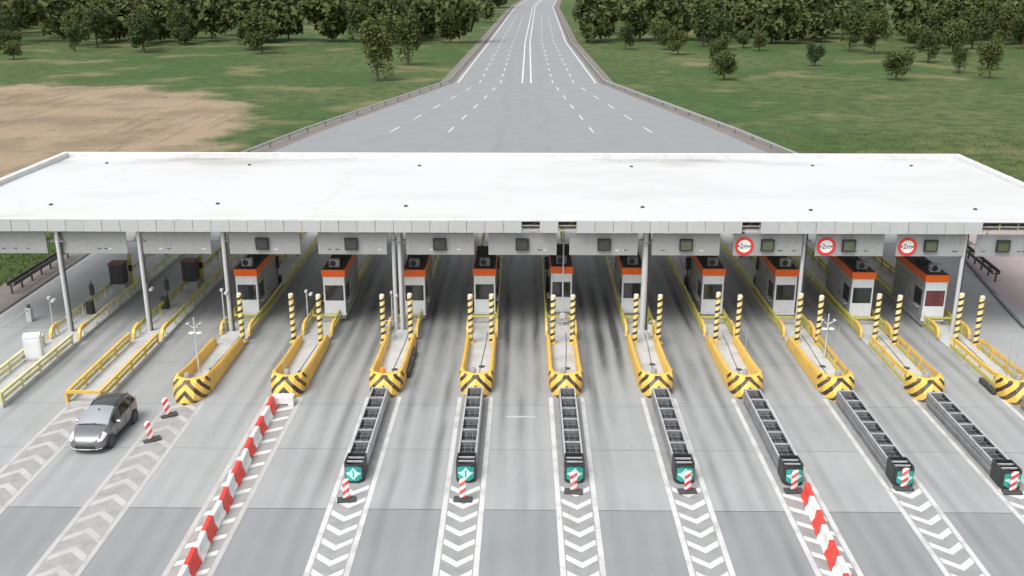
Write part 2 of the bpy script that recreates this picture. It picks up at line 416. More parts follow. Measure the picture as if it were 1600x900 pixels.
# the motorway beyond the plaza
road = [(-38.2, 112), (36.6, 112), (30, 150), (16, 215), (14, 330), (17, 600), (60, 1500), (40, 1500), (-6, 600), (-12, 330), (-15, 215), (-31, 150)]
me = bpy.data.meshes.new('motorway'); me.from_pydata([(x, y, -.06) for x, y in road], [], [tuple(range(len(road)))])
for nme in ('lane', 'wear'):
    u = me.uv_layers.new(name=nme)
    for k, (x, y) in enumerate(road): u.data[k].uv = (x / 9, 40) if nme == 'lane' else (.5, 0)
me.materials.append(MATS['asphalt_paving']); structure(obj('motorway', me))
structure(P('road_verge', MB().poly([(x * 1.0 + (3.2 if (x > 0 and k not in (7, 8)) else -3.2) * (1 if k not in (7,) else -1), y, -.11) for k, (x, y) in enumerate(road)]), 'brown_verge'))
def rx(t, y):   # lateral position on the motorway: t -1..1
    pl = [(112, -38.2, 36.6), (150, -31, 30), (215, -15, 16), (330, -12, 14), (600, -6, 17), (1500, 40, 60)]
    for (ya, la, ra), (yb, lb, rb) in zip(pl, pl[1:]):
        if y <= yb:
            k = (y - ya) / (yb - ya); l_ = la + (lb - la) * k; r_ = ra + (rb - ra) * k
            return (l_ + r_) / 2 + t * (r_ - l_) / 2
m = MB()
for t in (-.95, -.06, .06, .95):
    ys = [215, 260, 330, 420, 520, 600, 800]
    for a, b in zip(ys, ys[1:]): strip(m, rx(t, a), a, rx(t, b), b, .3, -.05)
for t in (-.65, -.36, .36, .65):
    y = 150
    while y < 520: strip(m, rx(t, y), y, rx(t, y + 5), y + 5, .22, -.05); y += 13
structure(P('motorway_marking', m, 'paint_white'))
ROADSIDE = [(t_, [(rx(t_, y_), y_) for y_ in (118, 150, 180, 215, 270, 330, 420, 520, 600)]) for t_ in (-1.06, 1.06)]

# ------------------------------------------------------------------ canopy
CX0, CX1, CY0, CY1 = -40.0, 37.4, 63.2, 85.5
can = tag(empty('toll_canopy', (0, 0, 0)), 'long flat white canopy roof with grey panelled fascia spanning all toll lanes', 'canopy')
# deck: a very shallow trough with falls to the outlets
m = MB(); nx_, ny_ = 64, 14
def deck_z(x, y):
    t = (y - CY0) / (CY1 - CY0)
    return 8.19 + .05 * math.sin(x * .35) * math.sin(t * 3.1) + .10 * math.sin(t * math.pi)
for j in range(ny_ + 1):
    for i in range(nx_ + 1):
        x = CX0 + .1 + (CX1 - CX0 - .2) * i / nx_; y = CY0 + .06 + (CY1 - CY0 - .16) * j / ny_; m.v.append((x, y, deck_z(x, y)))
for j in range(ny_):
    for i in range(nx_):
        a = j * (nx_ + 1) + i; m.f.append((a, a + 1, a + nx_ + 2, a + nx_ + 1))
P('roof_deck', m, 'roof_membrane', can, 60)
P('parapet', MB().cbox(CX0 - .25, CX0 + .25, CY0 + .05, CY1 + .2, 7.5, 8.62, .04), 'membrane_edge', can)
P('parapet', MB().cbox(CX1 - .25, CX1 + .25, CY0 + .05, CY1 + .2, 7.5, 8.62, .04), 'membrane_edge', can)
P('parapet', MB().cbox(CX0 + .255, CX1 - .255, CY1 - .2, CY1 + .2, 7.5, 8.62, .04), 'membrane_edge', can)
P('roof_edge_trim', MB().cbox(CX0 + .26, CX1 - .26, CY0 - .02, CY0 + .22, 8.20, 8.32, .02), 'membrane_edge', can)
P('soffit', MB().box(CX0 + .3, CX1 - .3, CY0 + .9, CY1 - .3, 7.46, 7.52), 'soffit', can)
pw = 1.205
me_f = MB().cbox(-pw / 2 + .012, pw / 2 - .012, -.03, .03, 7.43, 8.195, .012).mesh('fascia_panel', 'fascia_metal')
n = int((CX1 - CX0 - .6) / pw); xs0 = -.14 - pw * 33 + pw / 2
gaps = (.45, 2.8, 14.6, 31.1, 32.3, 33.5, 34.7)
for k in range(70):
    x = xs0 + k * pw
    if x - pw / 2 < CX0 + .25 or x + pw / 2 > CX1 - .25: continue
    if any(abs(x - gx) < .55 for gx in gaps): continue
    o = obj('fascia_panel', me_f, can, (x + random.uniform(-.004, .004), CY0 + random.uniform(-.012, .012), random.uniform(-.006, .006)))
P('end_fascia', MB().box(CX0 - .2, CX0 + .25, CY0 - .02, CY0 + .04, 7.43, 8.195), 'fascia_metal', can)
for z in (7.50, 7.84, 8.12):      # front truss seen where fascia panels are missing
    P('truss_chord', MB().box(CX0 + .3, CX1 - .3, CY0 + .18, CY0 + .28, z, z + .07), 'cream_frame' if z < 8 else 'galv_dark', can)
for k in range(0, 70, 1):
    x = xs0 + (k - .5) * pw
    if CX0 + .5 < x < CX1 - .5: P('truss_post', MB().box(x - .03, x + .03, CY0 + .20, CY0 + .26, 7.57, 8.12), 'cream_frame', can)
for x in (.1, 2.5, 14.3, 30.6, 32.4, 34.4): P('truss_brace', MB().tube((x, CY0 + .38, 7.55), (x + .8, CY0 + .38, 8.1), .025), 'galv_dark', can)
dr = MB().lathe([(.0, .09), (.11, .09), (.14, .05), (.14, -.05)], n=10).mesh('roof_drain', 'roof_black')
for x, y in ((-35.2, 82.4), (-33.0, 67.2), (-21.5, 67.8), (-23.0, 81.9), (-8.7, 81.6), (-8.2, 67.2), (8.9, 81.4), (8.2, 67.0), (19.6, 66.3), (31.0, 66.8), (32.3, 82.2), (24.0, 81.9)):
    obj('roof_drain', dr, can, (x, y, deck_z(x, y)))
def column(x, y, double=False, zt=7.47):
    rad = {0: .13, 1: .13, 2: .21}[double]
    m = MB().tube((0, 0, 0), (0, 0, zt), rad, n=14); m.box(-.3, .3, -.3, .3, 0, .04)
    c = P('column', m, 'white_metal', can, 40, (x, y, .19))
    P('drain_pipe', MB().tube((rad + .06, .05, 0), (rad + .06, .05, zt - .3), .055), 'dark_metal' if double != 1 else 'galv_dark', c, 40)
    if double == 1: P('second_shaft', MB().tube((-.42, .1, 0), (-.42, .1, zt), .13, n=12), 'white_metal', c, 40)
    P('column_head', MB().box(-.45, .45, -.06, .06, zt - 1.05, zt - .95).tube((-.3, 0, zt - 1), (.0, 0, zt - .35), .03).tube((.3, 0, zt - 1), (.0, 0, zt - .35), .03), 'galv_dark', c)
for x, y, d in ((-31.15, 63.55, 0), (-25.75, 63.75, 0), (-20.1, 63.75, 0), (-8.35, 64.1, 1), (8.2, 64.3, 2), (18.75, 64.2, 0), (29.3, 63.9, 0)): column(x, y, d)
for x in (-31.15, -25.5, -19.7, -8.3, 8.0, 18.7, 29.0): column(x, 82.5)

# overhead panels, one per lane
PX = [(-36.6, -32.0), (-31.2, -26.6), (-25.55, -20.95), (-19.7, -14.95), (-13.75, -9.15), (-7.85, -3.3), (-2.35, 2.2), (3.05, 7.6), (8.55, 13.05), (13.95, 18.5), (19.4, 23.9), (24.75, 29.25), (30.0, 34.6)]
for k, (a, b) in enumerate(PX):
    nm = 'plain grey overhead panel over the wide outer lane beside the grassy bank' if k == 0 else \
         'plain grey overhead panel above the lane with the white cabinet island' if k == 1 else \
         "plain grey overhead panel above the silver car's lane" if k == 2 else \
         f"grey overhead panel with signal box, {ORD[k - 2]} lane panel from the silver car's lane"
    t = tag(empty('overhead_panel', ((a + b) / 2, 63.8, 5.75)), nm, 'panel', 'grey panels hung above the lanes')
    h = (b - a) / 2
    P('face', MB().cbox(-h, h, -.04, .04, 0, 1.50, .015), 'grey_panel', t)
    for s in (-h * .7, h * .7): P('hanger', MB().tube((s, .09, .3), (s, .09, 1.75), .04), 'galv_dark', t)
    P('rear_rail', MB().box(-h - .55, h + .3, .06, .10, .78, .84), 'galv_dark', t)
    for _ in range(3):
        s = random.uniform(-h * .8, h * .8); P('small_plate', MB().box(s - .12, s + .12, -.055, -.042, .33, .38), random.choice(['sign_black', 'sign_white', 'dark_metal']), t)
    for _ in range(6):
        s = -h * .85 + _ * h * .34; P('bolt', MB().box(s - .03, s + .03, -.05, -.042, .55 + .35 * (_ % 2), .59 + .35 * (_ % 2)), 'dark_metal', t)
sig_x = [-17.46, -11.5, -5.6, -.1, 5.35, 10.79, 16.18, 21.55, 26.96, 31.72]
for k, x in enumerate(sig_x):
    t = tag(empty('lane_signal', (x, 63.74, 6.1)), f"square dark lane signal box, {ORD[k + 1]} signal counted from the silver car's lane", 'signal', 'signal boxes on the overhead panels')
    P('housing', MB().cbox(-.44, .44, -.20, .012, 0, .82, .05), 'black_plastic', t)
    P('screen', MB().cbox(-.34, .34, -.215, -.19, .09, .73, .01), 'screen_green' if k >= 5 else 'screen_dark', t)
    P('visor', MB().box(-.44, .44, -.33, -.195, .78, .81), 'black_plastic', t)
fc = bpy.data.curves.new('sign_text', 'FONT'); fc.body = '2m'; fc.size = .48; fc.align_x = 'CENTER'; fc.align_y = 'CENTER'; fc.extrude = .004
fo = bpy.data.objects.new('tmp_text', fc); col.objects.link(fo); bpy.context.view_layer.update()
txt = bpy.data.meshes.new_from_object(fo.evaluated_get(bpy.context.evaluated_depsgraph_get())); txt.materials.clear(); txt.materials.append(MATS['sign_black'])
bpy.data.objects.remove(fo)
for k, x in enumerate((14.67, 20.1, 25.47)):
    t = tag(empty('width_limit_sign', (x, 63.755, 6.42)), 'round red ringed width limit sign reading 2m, ' + ['third', 'second', 'first'][k] + ' such sign from the reddish booth window', 'sign', 'round signs on the overhead panels')
    P('disc', MB().lathe([(0, -.03), (.50, -.03), (.50, .0), (0, 0)], n=40, axis='y'), 'sign_white', t, 30)
    P('ring', MB().lathe([(.44, -.02), (.44, -.045), (.62, -.045), (.62, .0), (.44, 0)], n=40, axis='y'), 'red_paint', t, 30)
    L = obj('lettering', txt, t, (0, -.042, -.0)); L.rotation_euler = (R(90), 0, 0)
    for s in (-1, 1):
        P('arrow', MB().poly([(s * .28, -.038, 0), (s * .40, -.038, .09), (s * .40, -.038, -.09)]).poly([(s * .39, -.038, .03), (s * .46, -.038, .03), (s * .46, -.038, -.03), (s * .39, -.038, -.03)]), 'sign_black', t)

# ------------------------------------------------------------------ islands
def plan(t, hw, dp, e=.72):     # faceted prow: t -1..1 round the end, local y=0 foremost
    K = [(0, 0, 0), (.36, .50, .10), (.66, .90, .42), (1, 1, 1)]; a = abs(t)
    for (t0, x0, y0), (t1, x1, y1) in zip(K, K[1:]):
        if a <= t1 + 1e-9:
            k = (a - t0) / (t1 - t0); return math.copysign((x0 + (x1 - x0) * k) * hw, t), dp * (y0 + (y1 - y0) * k)
def nose_mesh():
    N = 28; rings = [(.97, .02, 2.2, 0., .92), (.99, .0, 2.15, .16, .90), (1.03, .34, 2.0, .72, .76), (1.03, .64, 1.96, 1.06, .68), (.98, .92, 1.95, 1.19, .60)]
    me = bpy.data.meshes.new('nose'); v = []; f = []; uv = []
    for hw, off, dp, z, e in rings:
        for i in range(N + 1):
            x, y = plan(-1 + 2 * i / N, hw, dp - off, e); v.append((x, y + off, z))
    for j in range(len(rings) - 1):
        for i in range(N):
            a = j * (N + 1) + i; f.append((a, a + 1, a + N + 2, a + N + 1))
    me.from_pydata(v, [], f); L = me.uv_layers.new(name='lane')
    arc = []
    for i in range(N + 1):
        t = -1 + 2 * i / N; arc.append(t)
    sl = [0, .28, .85, 1.28, 1.40]
    bx = [plan(-1 + 2 * i / N, 1.03, 1.2) for i in range(N + 1)]; S = [0]
    for a, b in zip(bx, bx[1:]): S.append(S[-1] + math.dist(a, b))
    S = [q_ - S[-1] / 2 for q_ in S]
    for p in me.polygons:
        for li in p.loop_indices:
            k = me.loops[li].vertex_index; L.data[li].uv = (S[k % (N + 1)], sl[k // (N + 1)] + .03)
        p.use_smooth = True
    me.set_sharp_from_angle(angle=R(24)); me.materials.append(MATS['nose_stripes']); return me
def rim_mesh():
    N = 28; m = MB(); rings = [(.98, .92, 1.95, 1.19, .60), (.96, .96, 1.95, 1.21, .60), (.80, 1.24, 1.97, 1.20, .6), (.75, 1.30, 1.97, 1.10, .62), (.70, 1.6, 2.15, .24, .65)]
    for hw, off, dp, z, e in rings:
        for i in range(N + 1):
            x, y = plan(-1 + 2 * i / N, hw, dp - off, e); m.v.append((x, y + off, z))
    for j in range(len(rings) - 1):
        for i in range(N):
            a = j * (N + 1) + i; m.f.append((a, a + 1, a + N + 2, a + N + 1))
    return m.mesh('nose_rim', 'yellow_paint', 50)
NOSE, RIM = nose_mesh(), rim_mesh()
def kerb_mesh(L, hw=1.03, front=True):
    m = MB(); pts = []
    if front:
        for i in range(17):
            x, y = plan(-1 + i / 8, hw - .1, 2.0, .95); pts.append((x, y + .3))
    else: pts = [(-hw, 0), (hw, 0)]
    pts = pts + [(hw, L), (-hw, L)]
    n_ = len(pts); m.v = [(x, y, .0) for x, y in pts] + [(x, y, .20) for x, y in pts] + [(x * .975, y, .225) for x, y in pts]
    for i in range(n_):
        j = (i + 1) % n_; m.f += [(i, j, n_ + j, n_ + i), (n_ + i, n_ + j, 2 * n_ + j, 2 * n_ + i)]
    m.f.append(tuple(2 * n_ + i for i in range(n_))); return m
WB = [(-.04, -.16), (.0, -.155), (.045, -.09), (.0, -.02), (.0, .02), (.045, .09), (0, .155), (-.04, .16), (-.06, .08), (-.06, -.08)]     # W-beam
def flip(p): return [(-a, b) for a, b in p]
def guard_rail(parent, x, y0, y1, mat, z=.80, drop=True, side=1, step=2.0, post=True, mat2=None):
    """one W-beam with turned-down front end, posts as sub-parts"""
    path = ([(x, y0 - .05, .30), (x, y0 + .02, .55), (x, y0 + .16, z - .07), (x, y0 + .42, z)] if drop else [(x, y0, z)])
    path += [(x, y0 + .42 + (y1 - y0 - .42) * k / 6, z) for k in range(1, 7)]
    o = P('guard_rail', MB().sweep(path, WB if side > 0 else flip(WB)), mat, parent, 40)
    if post:
        y = y0 + .8
        while y < y1:
            P('post', MB().box(x - side * .10 - .04, x - side * .10 + .04, y - .05, y + .05, .2, z + .12), mat2 or mat, o); y += step
    return o
def wall_mesh(L, mat):
    m = MB(); pr = [(-.15, 0), (.15, 0), (.15, .72), (.11, .86), (.03, .92), (-.05, .90), (-.12, .80)]
    rows_ = [(0, 1.26), (.8, 1.17), (2.2, 1.02), (L - .5, .86), (L - .1, .78), (L, .55)]
    for y, k in rows_:
        for a, b in pr: m.v.append((a, y, .04 + b * k))
    q = len(pr)
    for j in range(len(rows_) - 1):
        for i in range(q):
            i2 = (i + 1) % q; m.f.append((j * q + i, j * q + i2, (j + 1) * q + i2, (j + 1) * q + i))
    m.f.append(tuple(range(q))); m.f.append(tuple((len(rows_) - 1) * q + i for i in range(q)))
    return m.mesh('side_wall', mat, 40)
beacon = MB().lathe([(.0, .34), (.12, .32), (.17, .22), (.17, 0), (.2, 0)], n=12)
BEACON = {c: beacon.mesh('beacon', c, 40) for c in ('grey_lamp', 'amber')}
WALL = wall_mesh(7.2, 'yellow_paint')
for i in range(3, 13):
    X, Y0 = IX[i - 1], NOSE_Y[i]
    t = tag(empty('toll_island', (X, Y0, 0)), f"toll island with black and yellow chevron nose, {ORD[i - 2]} such nose from the silver car's lane", 'traffic island', 'chevron nosed toll islands')
    L = 92 - Y0
    P('kerb', kerb_mesh(L), 'kerb_concrete', t)
    obj('nose', NOSE, t); obj('nose_rim', RIM, t)
    obj('beacon', BEACON['amber' if i == 5 else 'grey_lamp'], t, (random.uniform(-.25, .1), 1.28, 1.19))
    for s in (-1, 1):
        if i <= 9 or (i == 10 and s < 0):
            obj('side_wall', WALL, t, (s * .87, 1.9, 0)).scale.x = s
        else:
            # open railing: bent top rail, lower rail, posts
            path = [(s * .70, 1.5, 1.13), (s * .86, 2.0, 1.08), (s * .90, 2.85, .98), (s * .90, 4.5, .93), (s * .90, 8.5, .90)]
            o = P('top_rail', MB().sweep(path, WB if s > 0 else flip(WB)), 'yellow_paint', t, 40)
            P('lower_rail', MB().sweep([(p[0], p[1] + .3, .42) for p in path], [(-.03, -.12), (.03, -.12), (.03, .12), (-.03, .12)]), 'yellow_faded', t)  # yellow_faded: olive shift paints in the canopy's shade
            for y in (2.6, 4.6, 6.6, 8.4): P('post', MB().box(s * .82 - .04, s * .82 + .04, y - .05, y + .05, .2, .95), 'yellow_paint', o)
        fy = 62.9 - Y0 + (0 if s > 0 else .25)
        guard_rail(t, s * .98, fy, L - .4, 'yellow_faded', side=s)  # yellow_faded: olive shift paints in the canopy's shade
        P('low_rail', MB().sweep([(s * .985, fy + .1, .41), (s * .985, L - .5, .41)], [(-.04, -.12), (.04, -.12), (.04, .12), (-.04, .12)]), 'yellow_faded', t)  # yellow_faded: olive shift paints in the canopy's shade
        P('rail_end', MB().sweep([(s * .985, fy - .06, .24), (s * .985, fy + .0, .56), (s * .985, fy + .14, .76), (s * .985, fy + .5, .845), (s * .985, fy + 1.3, .86)], [(-.085, -.02), (.085, -.02), (.085, .17), (-.085, .17)]), 'yellow_paint', t)
    P('cross_rail', MB().box(-.86, .86, 65.4 - Y0, 65.5 - Y0, .72, .86), 'yellow_faded', t)  # yellow_faded: olive shift paints in the canopy's shade
    P('cable_duct', MB().path([(.05, 1.9, .24), (.12, 4.5, .24), (.30, 8.2, .24), (.35, 10.5, .24)], .025, 6), 'cable', t)
    P('manhole', MB().lathe([(0, .25), (.2, .25), (.2, .21)], (.2, 3.6 + random.random() * 1.5, 0), 12), 'dark_metal', t)
    if i == 5:
        for y in (3.2, 4.6, 6.1): P('rubber_fender', MB().cbox(1.0, 1.26, y, y + 1.15, .05, .52, .06), 'black_rubber', t)
    if i == 12:
        for y in (1.7, 2.7): P('rubber_fender', MB().cbox(-1.26, -1.0, y, y + .9, .03, .36, .08), 'black_rubber', t)

# the two islands on the grassy side carry open guard rails only
for i in (1, 2):
    X = IX[i - 1]; Y0 = 51.6 if i == 1 else 51.9
    t = tag(empty('toll_island', (X, Y0, 0)), 'toll island edged with pale guard rails and carrying the white cabinet' if i == 1 else 'toll island with bright yellow railings and a square end beside the silver car', 'traffic island')
    P('kerb', kerb_mesh(92 - Y0, 1.06, False), 'kerb_concrete', t)
    mt = 'yellow_pale' if i == 1 else 'yellow_paint'
    for s in (-1, 1):
        o = P('top_rail', MB().sweep([(s * .95, .25, .86), (s * .95, 4, .86), (s * .95, 9.6, .86)], [(-.09, -.08), (.09, -.08), (.09, .08), (-.09, .08)]), mt, t)
        P('lower_rail', MB().sweep([(s * .95, .25, .48), (s * .95, 4, .48), (s * .95, 9.6, .48)], [(-.05, -.10), (.05, -.10), (.05, .10), (-.05, .10)]), 'yellow_faded' if i == 2 else 'yellow_pale', t)  # yellow_faded: olive shift paints in the canopy's shade
        for y in (.3, 2.6, 4.9, 7.2, 9.5): P('post', MB().box(s * .95 - .06, s * .95 + .06, y - .06, y + .06, .2, .80), mt, o)
        fy = 62.3 - Y0
        guard_rail(t, s * .96, fy, 39, 'yellow_pale' if i == 1 else 'yellow_faded', side=s)  # yellow_faded: olive shift paints in the canopy's shade
        P('rail_end', MB().sweep([(s * .965, fy - .06, .24), (s * .965, fy + .0, .56), (s * .965, fy + .14, .76), (s * .965, fy + .5, .845), (s * .965, fy + 1.0, .86)], [(-.10, -.02), (.10, -.02), (.10, .17), (-.10, .17)]), 'yellow_paint', t)
    P('front_rail', MB().box(-1.04, 1.04, .07, .23, .79, .95), mt, t)
    for s in (-1, 1): P('end_post', MB().box(s * .98 - .07, s * .98 + .07, .05, .24, .2, .785), mt, t)

# ------------------------------------------------------------------ striped posts
pm = MB().lathe([(.165, 0), (.165, 3.30), (.15, 3.36)], n=16).mesh('shaft', 'post_stripes', 40)
worn('cap_white', (.62, .60, .55), .4, .5)
pc = MB().lathe([(.166, 3.33), (.166, 3.40), (.12, 3.46), (0, 3.48)], n=16).mesh('cap', 'cap_white', 50)
pf = MB().cbox(-.25, .25, -.25, .25, 0, .10, .02).mesh('base_plate', 'yellow_paint')
for i in range(3, 13):
    for s in (-1, 1):
        if i == 3 and s < 0: continue
        dx = {4: .92, 5: .90, 6: .70, 7: .65, 8: .78, 9: .66, 10: .62, 11: .62, 12: .55, 3: .85}[i]; sh = {3: 0, 4: -.4, 5: -.2, 6: 0, 7: .05, 8: .25, 9: .3, 10: .3, 11: .25, 12: .45}[i]
        t = tag(empty('striped_post', (IX[i - 1] + sh + s * dx, 61.75 + random.uniform(-.2, .2) + (.4 if s * (i - 6.5) < 0 and i > 8 else 0), .2), random.uniform(-.4, .4)),
                (f"striped post on the {ORD[i - 2]} chevron nosed island, on its side {'facing' if s < 0 else 'away from'} the silver car" if i > 3 else 'tall black and yellow striped post standing alone on the first chevron nosed island'),
                'post', 'striped posts guarding the booths')
        obj('shaft', pm, t); obj('cap', pc, t); obj('base_plate', pf, t)

# ------------------------------------------------------------------ booths
def booth(i):
    sh = {3: .05, 4: .65, 5: .5, 6: .05, 7: .15, 8: -.2, 9: .15, 10: -.1, 11: -.1, 12: -.45}[i]; yy = {3: 66.4, 4: 66.3, 5: 66.4, 6: 66.7, 7: 67.3, 8: 67.1, 9: 66.9, 10: 66.8, 11: 66.2, 12: 65.6}[i]
    lab = f"toll booth with orange band on the {ORD[i - 2]} chevron nosed island from the silver car" if i != 12 else 'grey and white toll booth with orange band and a reddish front window'
    t = tag(empty('toll_booth', (IX[i - 1] + sh, yy, .225)), lab, 'booth', 'toll booths under the canopy')
    W, L = .75, 5.8
    P('plinth', MB().box(-W + .06, W - .06, .06, L - .06, 0, .30), 'kerb_concrete', t)
    P('body', MB().cbox(-W, W, 0, L, .28, 3.2, .05), 'booth_grey', t, 40)
    P('front_panel', MB().cbox(-W + .02, W - .02, -.035, .03, .42, 1.38, .012), 'booth_white', t)
    P('front_panel', MB().cbox(-W + .02, W - .02, -.035, .03, 2.52, 3.14, .012), 'booth_white', t)
    for s in (-1, 1): P('corner_post', MB().box(s * (W - .05) - .05, s * (W - .05) + .05, -.045, .06, .38, 3.16), 'booth_white', t)
    P('front_sill', MB().cbox(-W - .04, W + .04, -.12, .02, .30, .40, .02), 'booth_white', t)
    wn = P('front_window', MB().cbox(-W + .1, W - .1, -.05, .02, 1.40, 2.50, .01), 'dark_metal', t)
    P('pane', MB().box(-W + .15, W - .15, -.06, -.045, 1.45, 2.45), 'red_glass' if i == 12 else 'dark_glass', wn)  # red_glass: reddish reflection painted into the last booth's pane
    for s in (-1, 1):
        wn = P('side_window', MB().cbox(s * W - .025, s * W + .025, .35, 1.65, 1.25, 2.42, .01), 'dark_metal', t)
        for a in (.40, 1.03): P('pane', MB().box(s * W - .035, s * W + .035, a, a + .57, 1.30, 2.37), 'dark_glass', wn)
        d = P('door', MB().cbox(s * W - .02, s * W + .02, 2.2, 3.15, .4, 2.6, .01), 'booth_grey', t)
        P('handle', MB().box(s * (W + .05) - .02, s * (W + .05) + .02, 2.3, 2.36, 1.35, 1.6), 'dark_metal', d)
        P('seam', MB().box(s * W - .008, s * W + .008, .05, L - .05, 2.74, 2.77), 'dark_metal', t)
        P('counter', MB().cbox(s * (W + .11) - .12, s * (W + .11) + .12, .5, 1.5, 1.12, 1.18, .01), 'galvanised', t)
    P('orange_band', MB().cbox(-W - .07, W + .07, -.10, L + .07, 3.16, 3.66, .03), 'booth_orange', t)
    P('roof', MB().cbox(-W - .0, W + .0, -.02, L, 3.60, 3.70, .02), 'roof_black', t)
    ac = P('air_conditioner', MB().cbox(-.36, .36, .42, .86, 3.72, 4.26, .03), 'grey_panel' if i in (3, 4, 10, 12) else 'galv_dark', t)
    P('fan_grille', MB().lathe([(0, .40), (.20, .40), (.22, .42)], (-.08, 0, 4.0), 16, 'y'), 'black_plastic', ac)
    P('foot', MB().box(-.34, -.28, .45, .83, 3.695, 3.73).box(.28, .34, .45, .83, 3.695, 3.73), 'dark_metal', ac)
    P('vent_box', MB().cbox(-.3, .3, 2.4, 3.2, 3.69, 3.95, .03), 'roof_black', t)
    return t
for i in range(3, 13): booth(i)

# lane equipment behind each booth: boom barrier (arm raised) and a signal post
def boom(i, s, arm):
    X = IX[i - 1]
    t = tag(empty('boom_barrier', (X + s * .62, 73.1, .225)), f"boom barrier with white arm behind the booth on the {ORD[i - 2]} chevron nosed island", 'barrier', 'boom barriers behind the booths')
    P('cabinet', MB().cbox(-.2, .2, -.25, .25, 0, 1.15, .03), 'black_plastic', t)
    P('arm', MB().tube((0, 0, 1.0), (s * arm, .1, 1.0 + 2.9 * (1 if arm < 1.5 else .7)), .05, .03, 8), 'white_metal', t)
    P('counterweight', MB().cbox(-.12, .12, -.12, .12, .75, 1.05, .02), 'dark_metal', t)
for i, s, a in ((3, 1, 1.6), (4, 1, 1.9), (5, 1, 1.4), (6, 1, 1.1), (7, -1, 1.1), (8, -1, 1.0), (9, -1, 1.2), (10, -1, 1.4), (11, 1, 1.4)): boom(i, s, a)
def sigpost(i, s):
    X = IX[i - 1]
    t = tag(empty('traffic_light', (X + s * .78, 72.2, .225)), f"dark traffic light on a post beside the booth on the {ORD[i - 2]} chevron nosed island", 'traffic light', 'traffic lights beside the booths')
    P('pole', MB().tube((0, 0, 0), (0, 0, 2.3), .06), 'dark_metal', t)
    P('head', MB().cbox(-.18, .18, -.16, .16, 2.0, 2.95, .04), 'black_plastic', t)
    P('hood', MB().lathe([(.0, -.17), (.11, -.17), (.13, -.30), (.10, -.30), (.09, -.2)], (0, 0, 2.68), 10, 'y'), 'dark_metal', t)
    P('hood', MB().lathe([(.0, -.17), (.11, -.17), (.13, -.30), (.10, -.30), (.09, -.2)], (0, 0, 2.3), 10, 'y'), 'dark_metal', t)
for i, s in ((3, 1), (4, 1), (5, 1), (6, 1), (7, -1), (8, -1), (9, -1), (10, -1), (11, 1)): sigpost(i, s)

# booth-less islands: dark payment cabinets, card readers
for i, (x, y) in ((1, (-31.2, 72.2)), (2, (-25.9, 73.0))):
    w_ = 'the island with the white cabinet' if i == 1 else 'the island with bright yellow railings'
    t = tag(empty('payment_cabinet', (x, y, .225)), f"black cabinet with red-brown top on pale base, standing on {w_}", 'cabinet')
    P('base', MB().cbox(-.56, .56, 0, .9, 0, .62, .04), 'grey_panel', t)
    P('body', MB().cbox(-.54, .54, -.04, .92, .60, 2.15, .04), 'black_plastic', t)
    P('top', MB().cbox(-.58, .58, -.08, .96, 2.13, 2.27, .03), 'red_brown', t)
    P('door_seam', MB().box(-.02, .02, -.05, -.03, .7, 2.05), 'dark_metal', t)
    x2, y2 = (x - .05, y - 5.0) if i == 1 else (x - .35, y - 4.6)
    t = tag(empty('card_reader', (x2, y2, .225)), f"slim black card reader post with dark box, on {w_}", 'card reader')
    P('box', MB().cbox(-.24, .24, -.2, .2, 0, .95, .04), 'black_plastic', t)
    P('pole', MB().tube((.12, .35, 0), (.12, .35, 1.5), .04), 'dark_metal', t)
    P('head', MB().cbox(-.02, .26, .22, .48, 1.3, 2.1, .05), 'black_plastic', t)
    P('visor', MB().tube((.12, .35, 2.1), (.12, .35, 2.4), .06, .02), 'black_plastic', t)
    t = tag(empty('sign_stem', (x + .45, y + 1.6, .225)), f"short yellow-green marker post behind the black cabinet on {w_}", 'post')
    P('shaft', MB().box(-.12, .12, -.1, .1, 0, 2.6), 'yellow_faded', t); P('band', MB().box(-.125, .125, -.105, .105, 1.2, 1.7), 'sign_black', t)  # yellow_faded: olive shift paints in the canopy's shade
t = tag(empty('service_cabinet', (-31.25, 58.6, .225), .25), 'white roadside cabinet with sloped top on pale railed island', 'cabinet')
m = MB(); pr = [(-.35, 0), (.35, 0), (.35, 1.35), (.15, 1.75), (-.35, 1.6)]
m.v = [(-.5, y, z) for y, z in pr] + [(.5, y, z) for y, z in pr]; m.f = [(0, 1, 2, 3, 4), (5, 6, 7, 8, 9)] + [(k, (k + 1) % 5, 5 + (k + 1) % 5, 5 + k) for k in range(5)]
P('body', m, 'booth_white', t); P('door', MB().cbox(-.42, .42, -.375, -.34, .15, 1.35, .01), 'booth_white', t); P('plinth', MB().box(-.54, .54, -.39, .39, -.03, .08), 'kerb_concrete', t)

# camera masts with cross arms and small floodlights
def mast(x, y, h, lab, kind='cam'):
    t = tag(empty('camera_mast', (x, y, .2)), lab, 'mast')
    P('pole', MB().tube((0, 0, 0), (0, 0, h), .05, .04), 'white_metal', t, 40)
    P('cross_arm', MB().tube((-.38, 0, h - .45), (0, 0, h - .7), .03).tube((.38, 0, h - .45), (0, 0, h - .7), .03), 'white_metal', t)
    for s in (-1, 1):
        c = P('camera', MB().cbox(s * .38 - .07, s * .38 + .07, -.22, .12, h - .5, h - .36, .02), 'white_metal', t)
        P('lens', MB().lathe([(0, -.24), (.05, -.24), (.05, -.2)], (s * .38, 0, h - .43), 8, 'y'), 'black_plastic', c)
    P('flood_light', MB().lathe([(0, .06), (.16, .04), (.18, 0), (0, -.02)], (-.2, -.02, h - 1.0), 12), 'sign_white', t, 40)
    P('flood_light', MB().lathe([(0, .06), (.16, .04), (.18, 0), (0, -.02)], (.24, -.02, h - 1.0), 12), 'sign_white', t, 40)
    P('foot', MB().box(-.14, .14, -.14, .14, 0, .04), 'galvanised', t)
mast(-20.1, 56.6, 3.6, 'white mast with twin cameras on the first chevron nosed island')
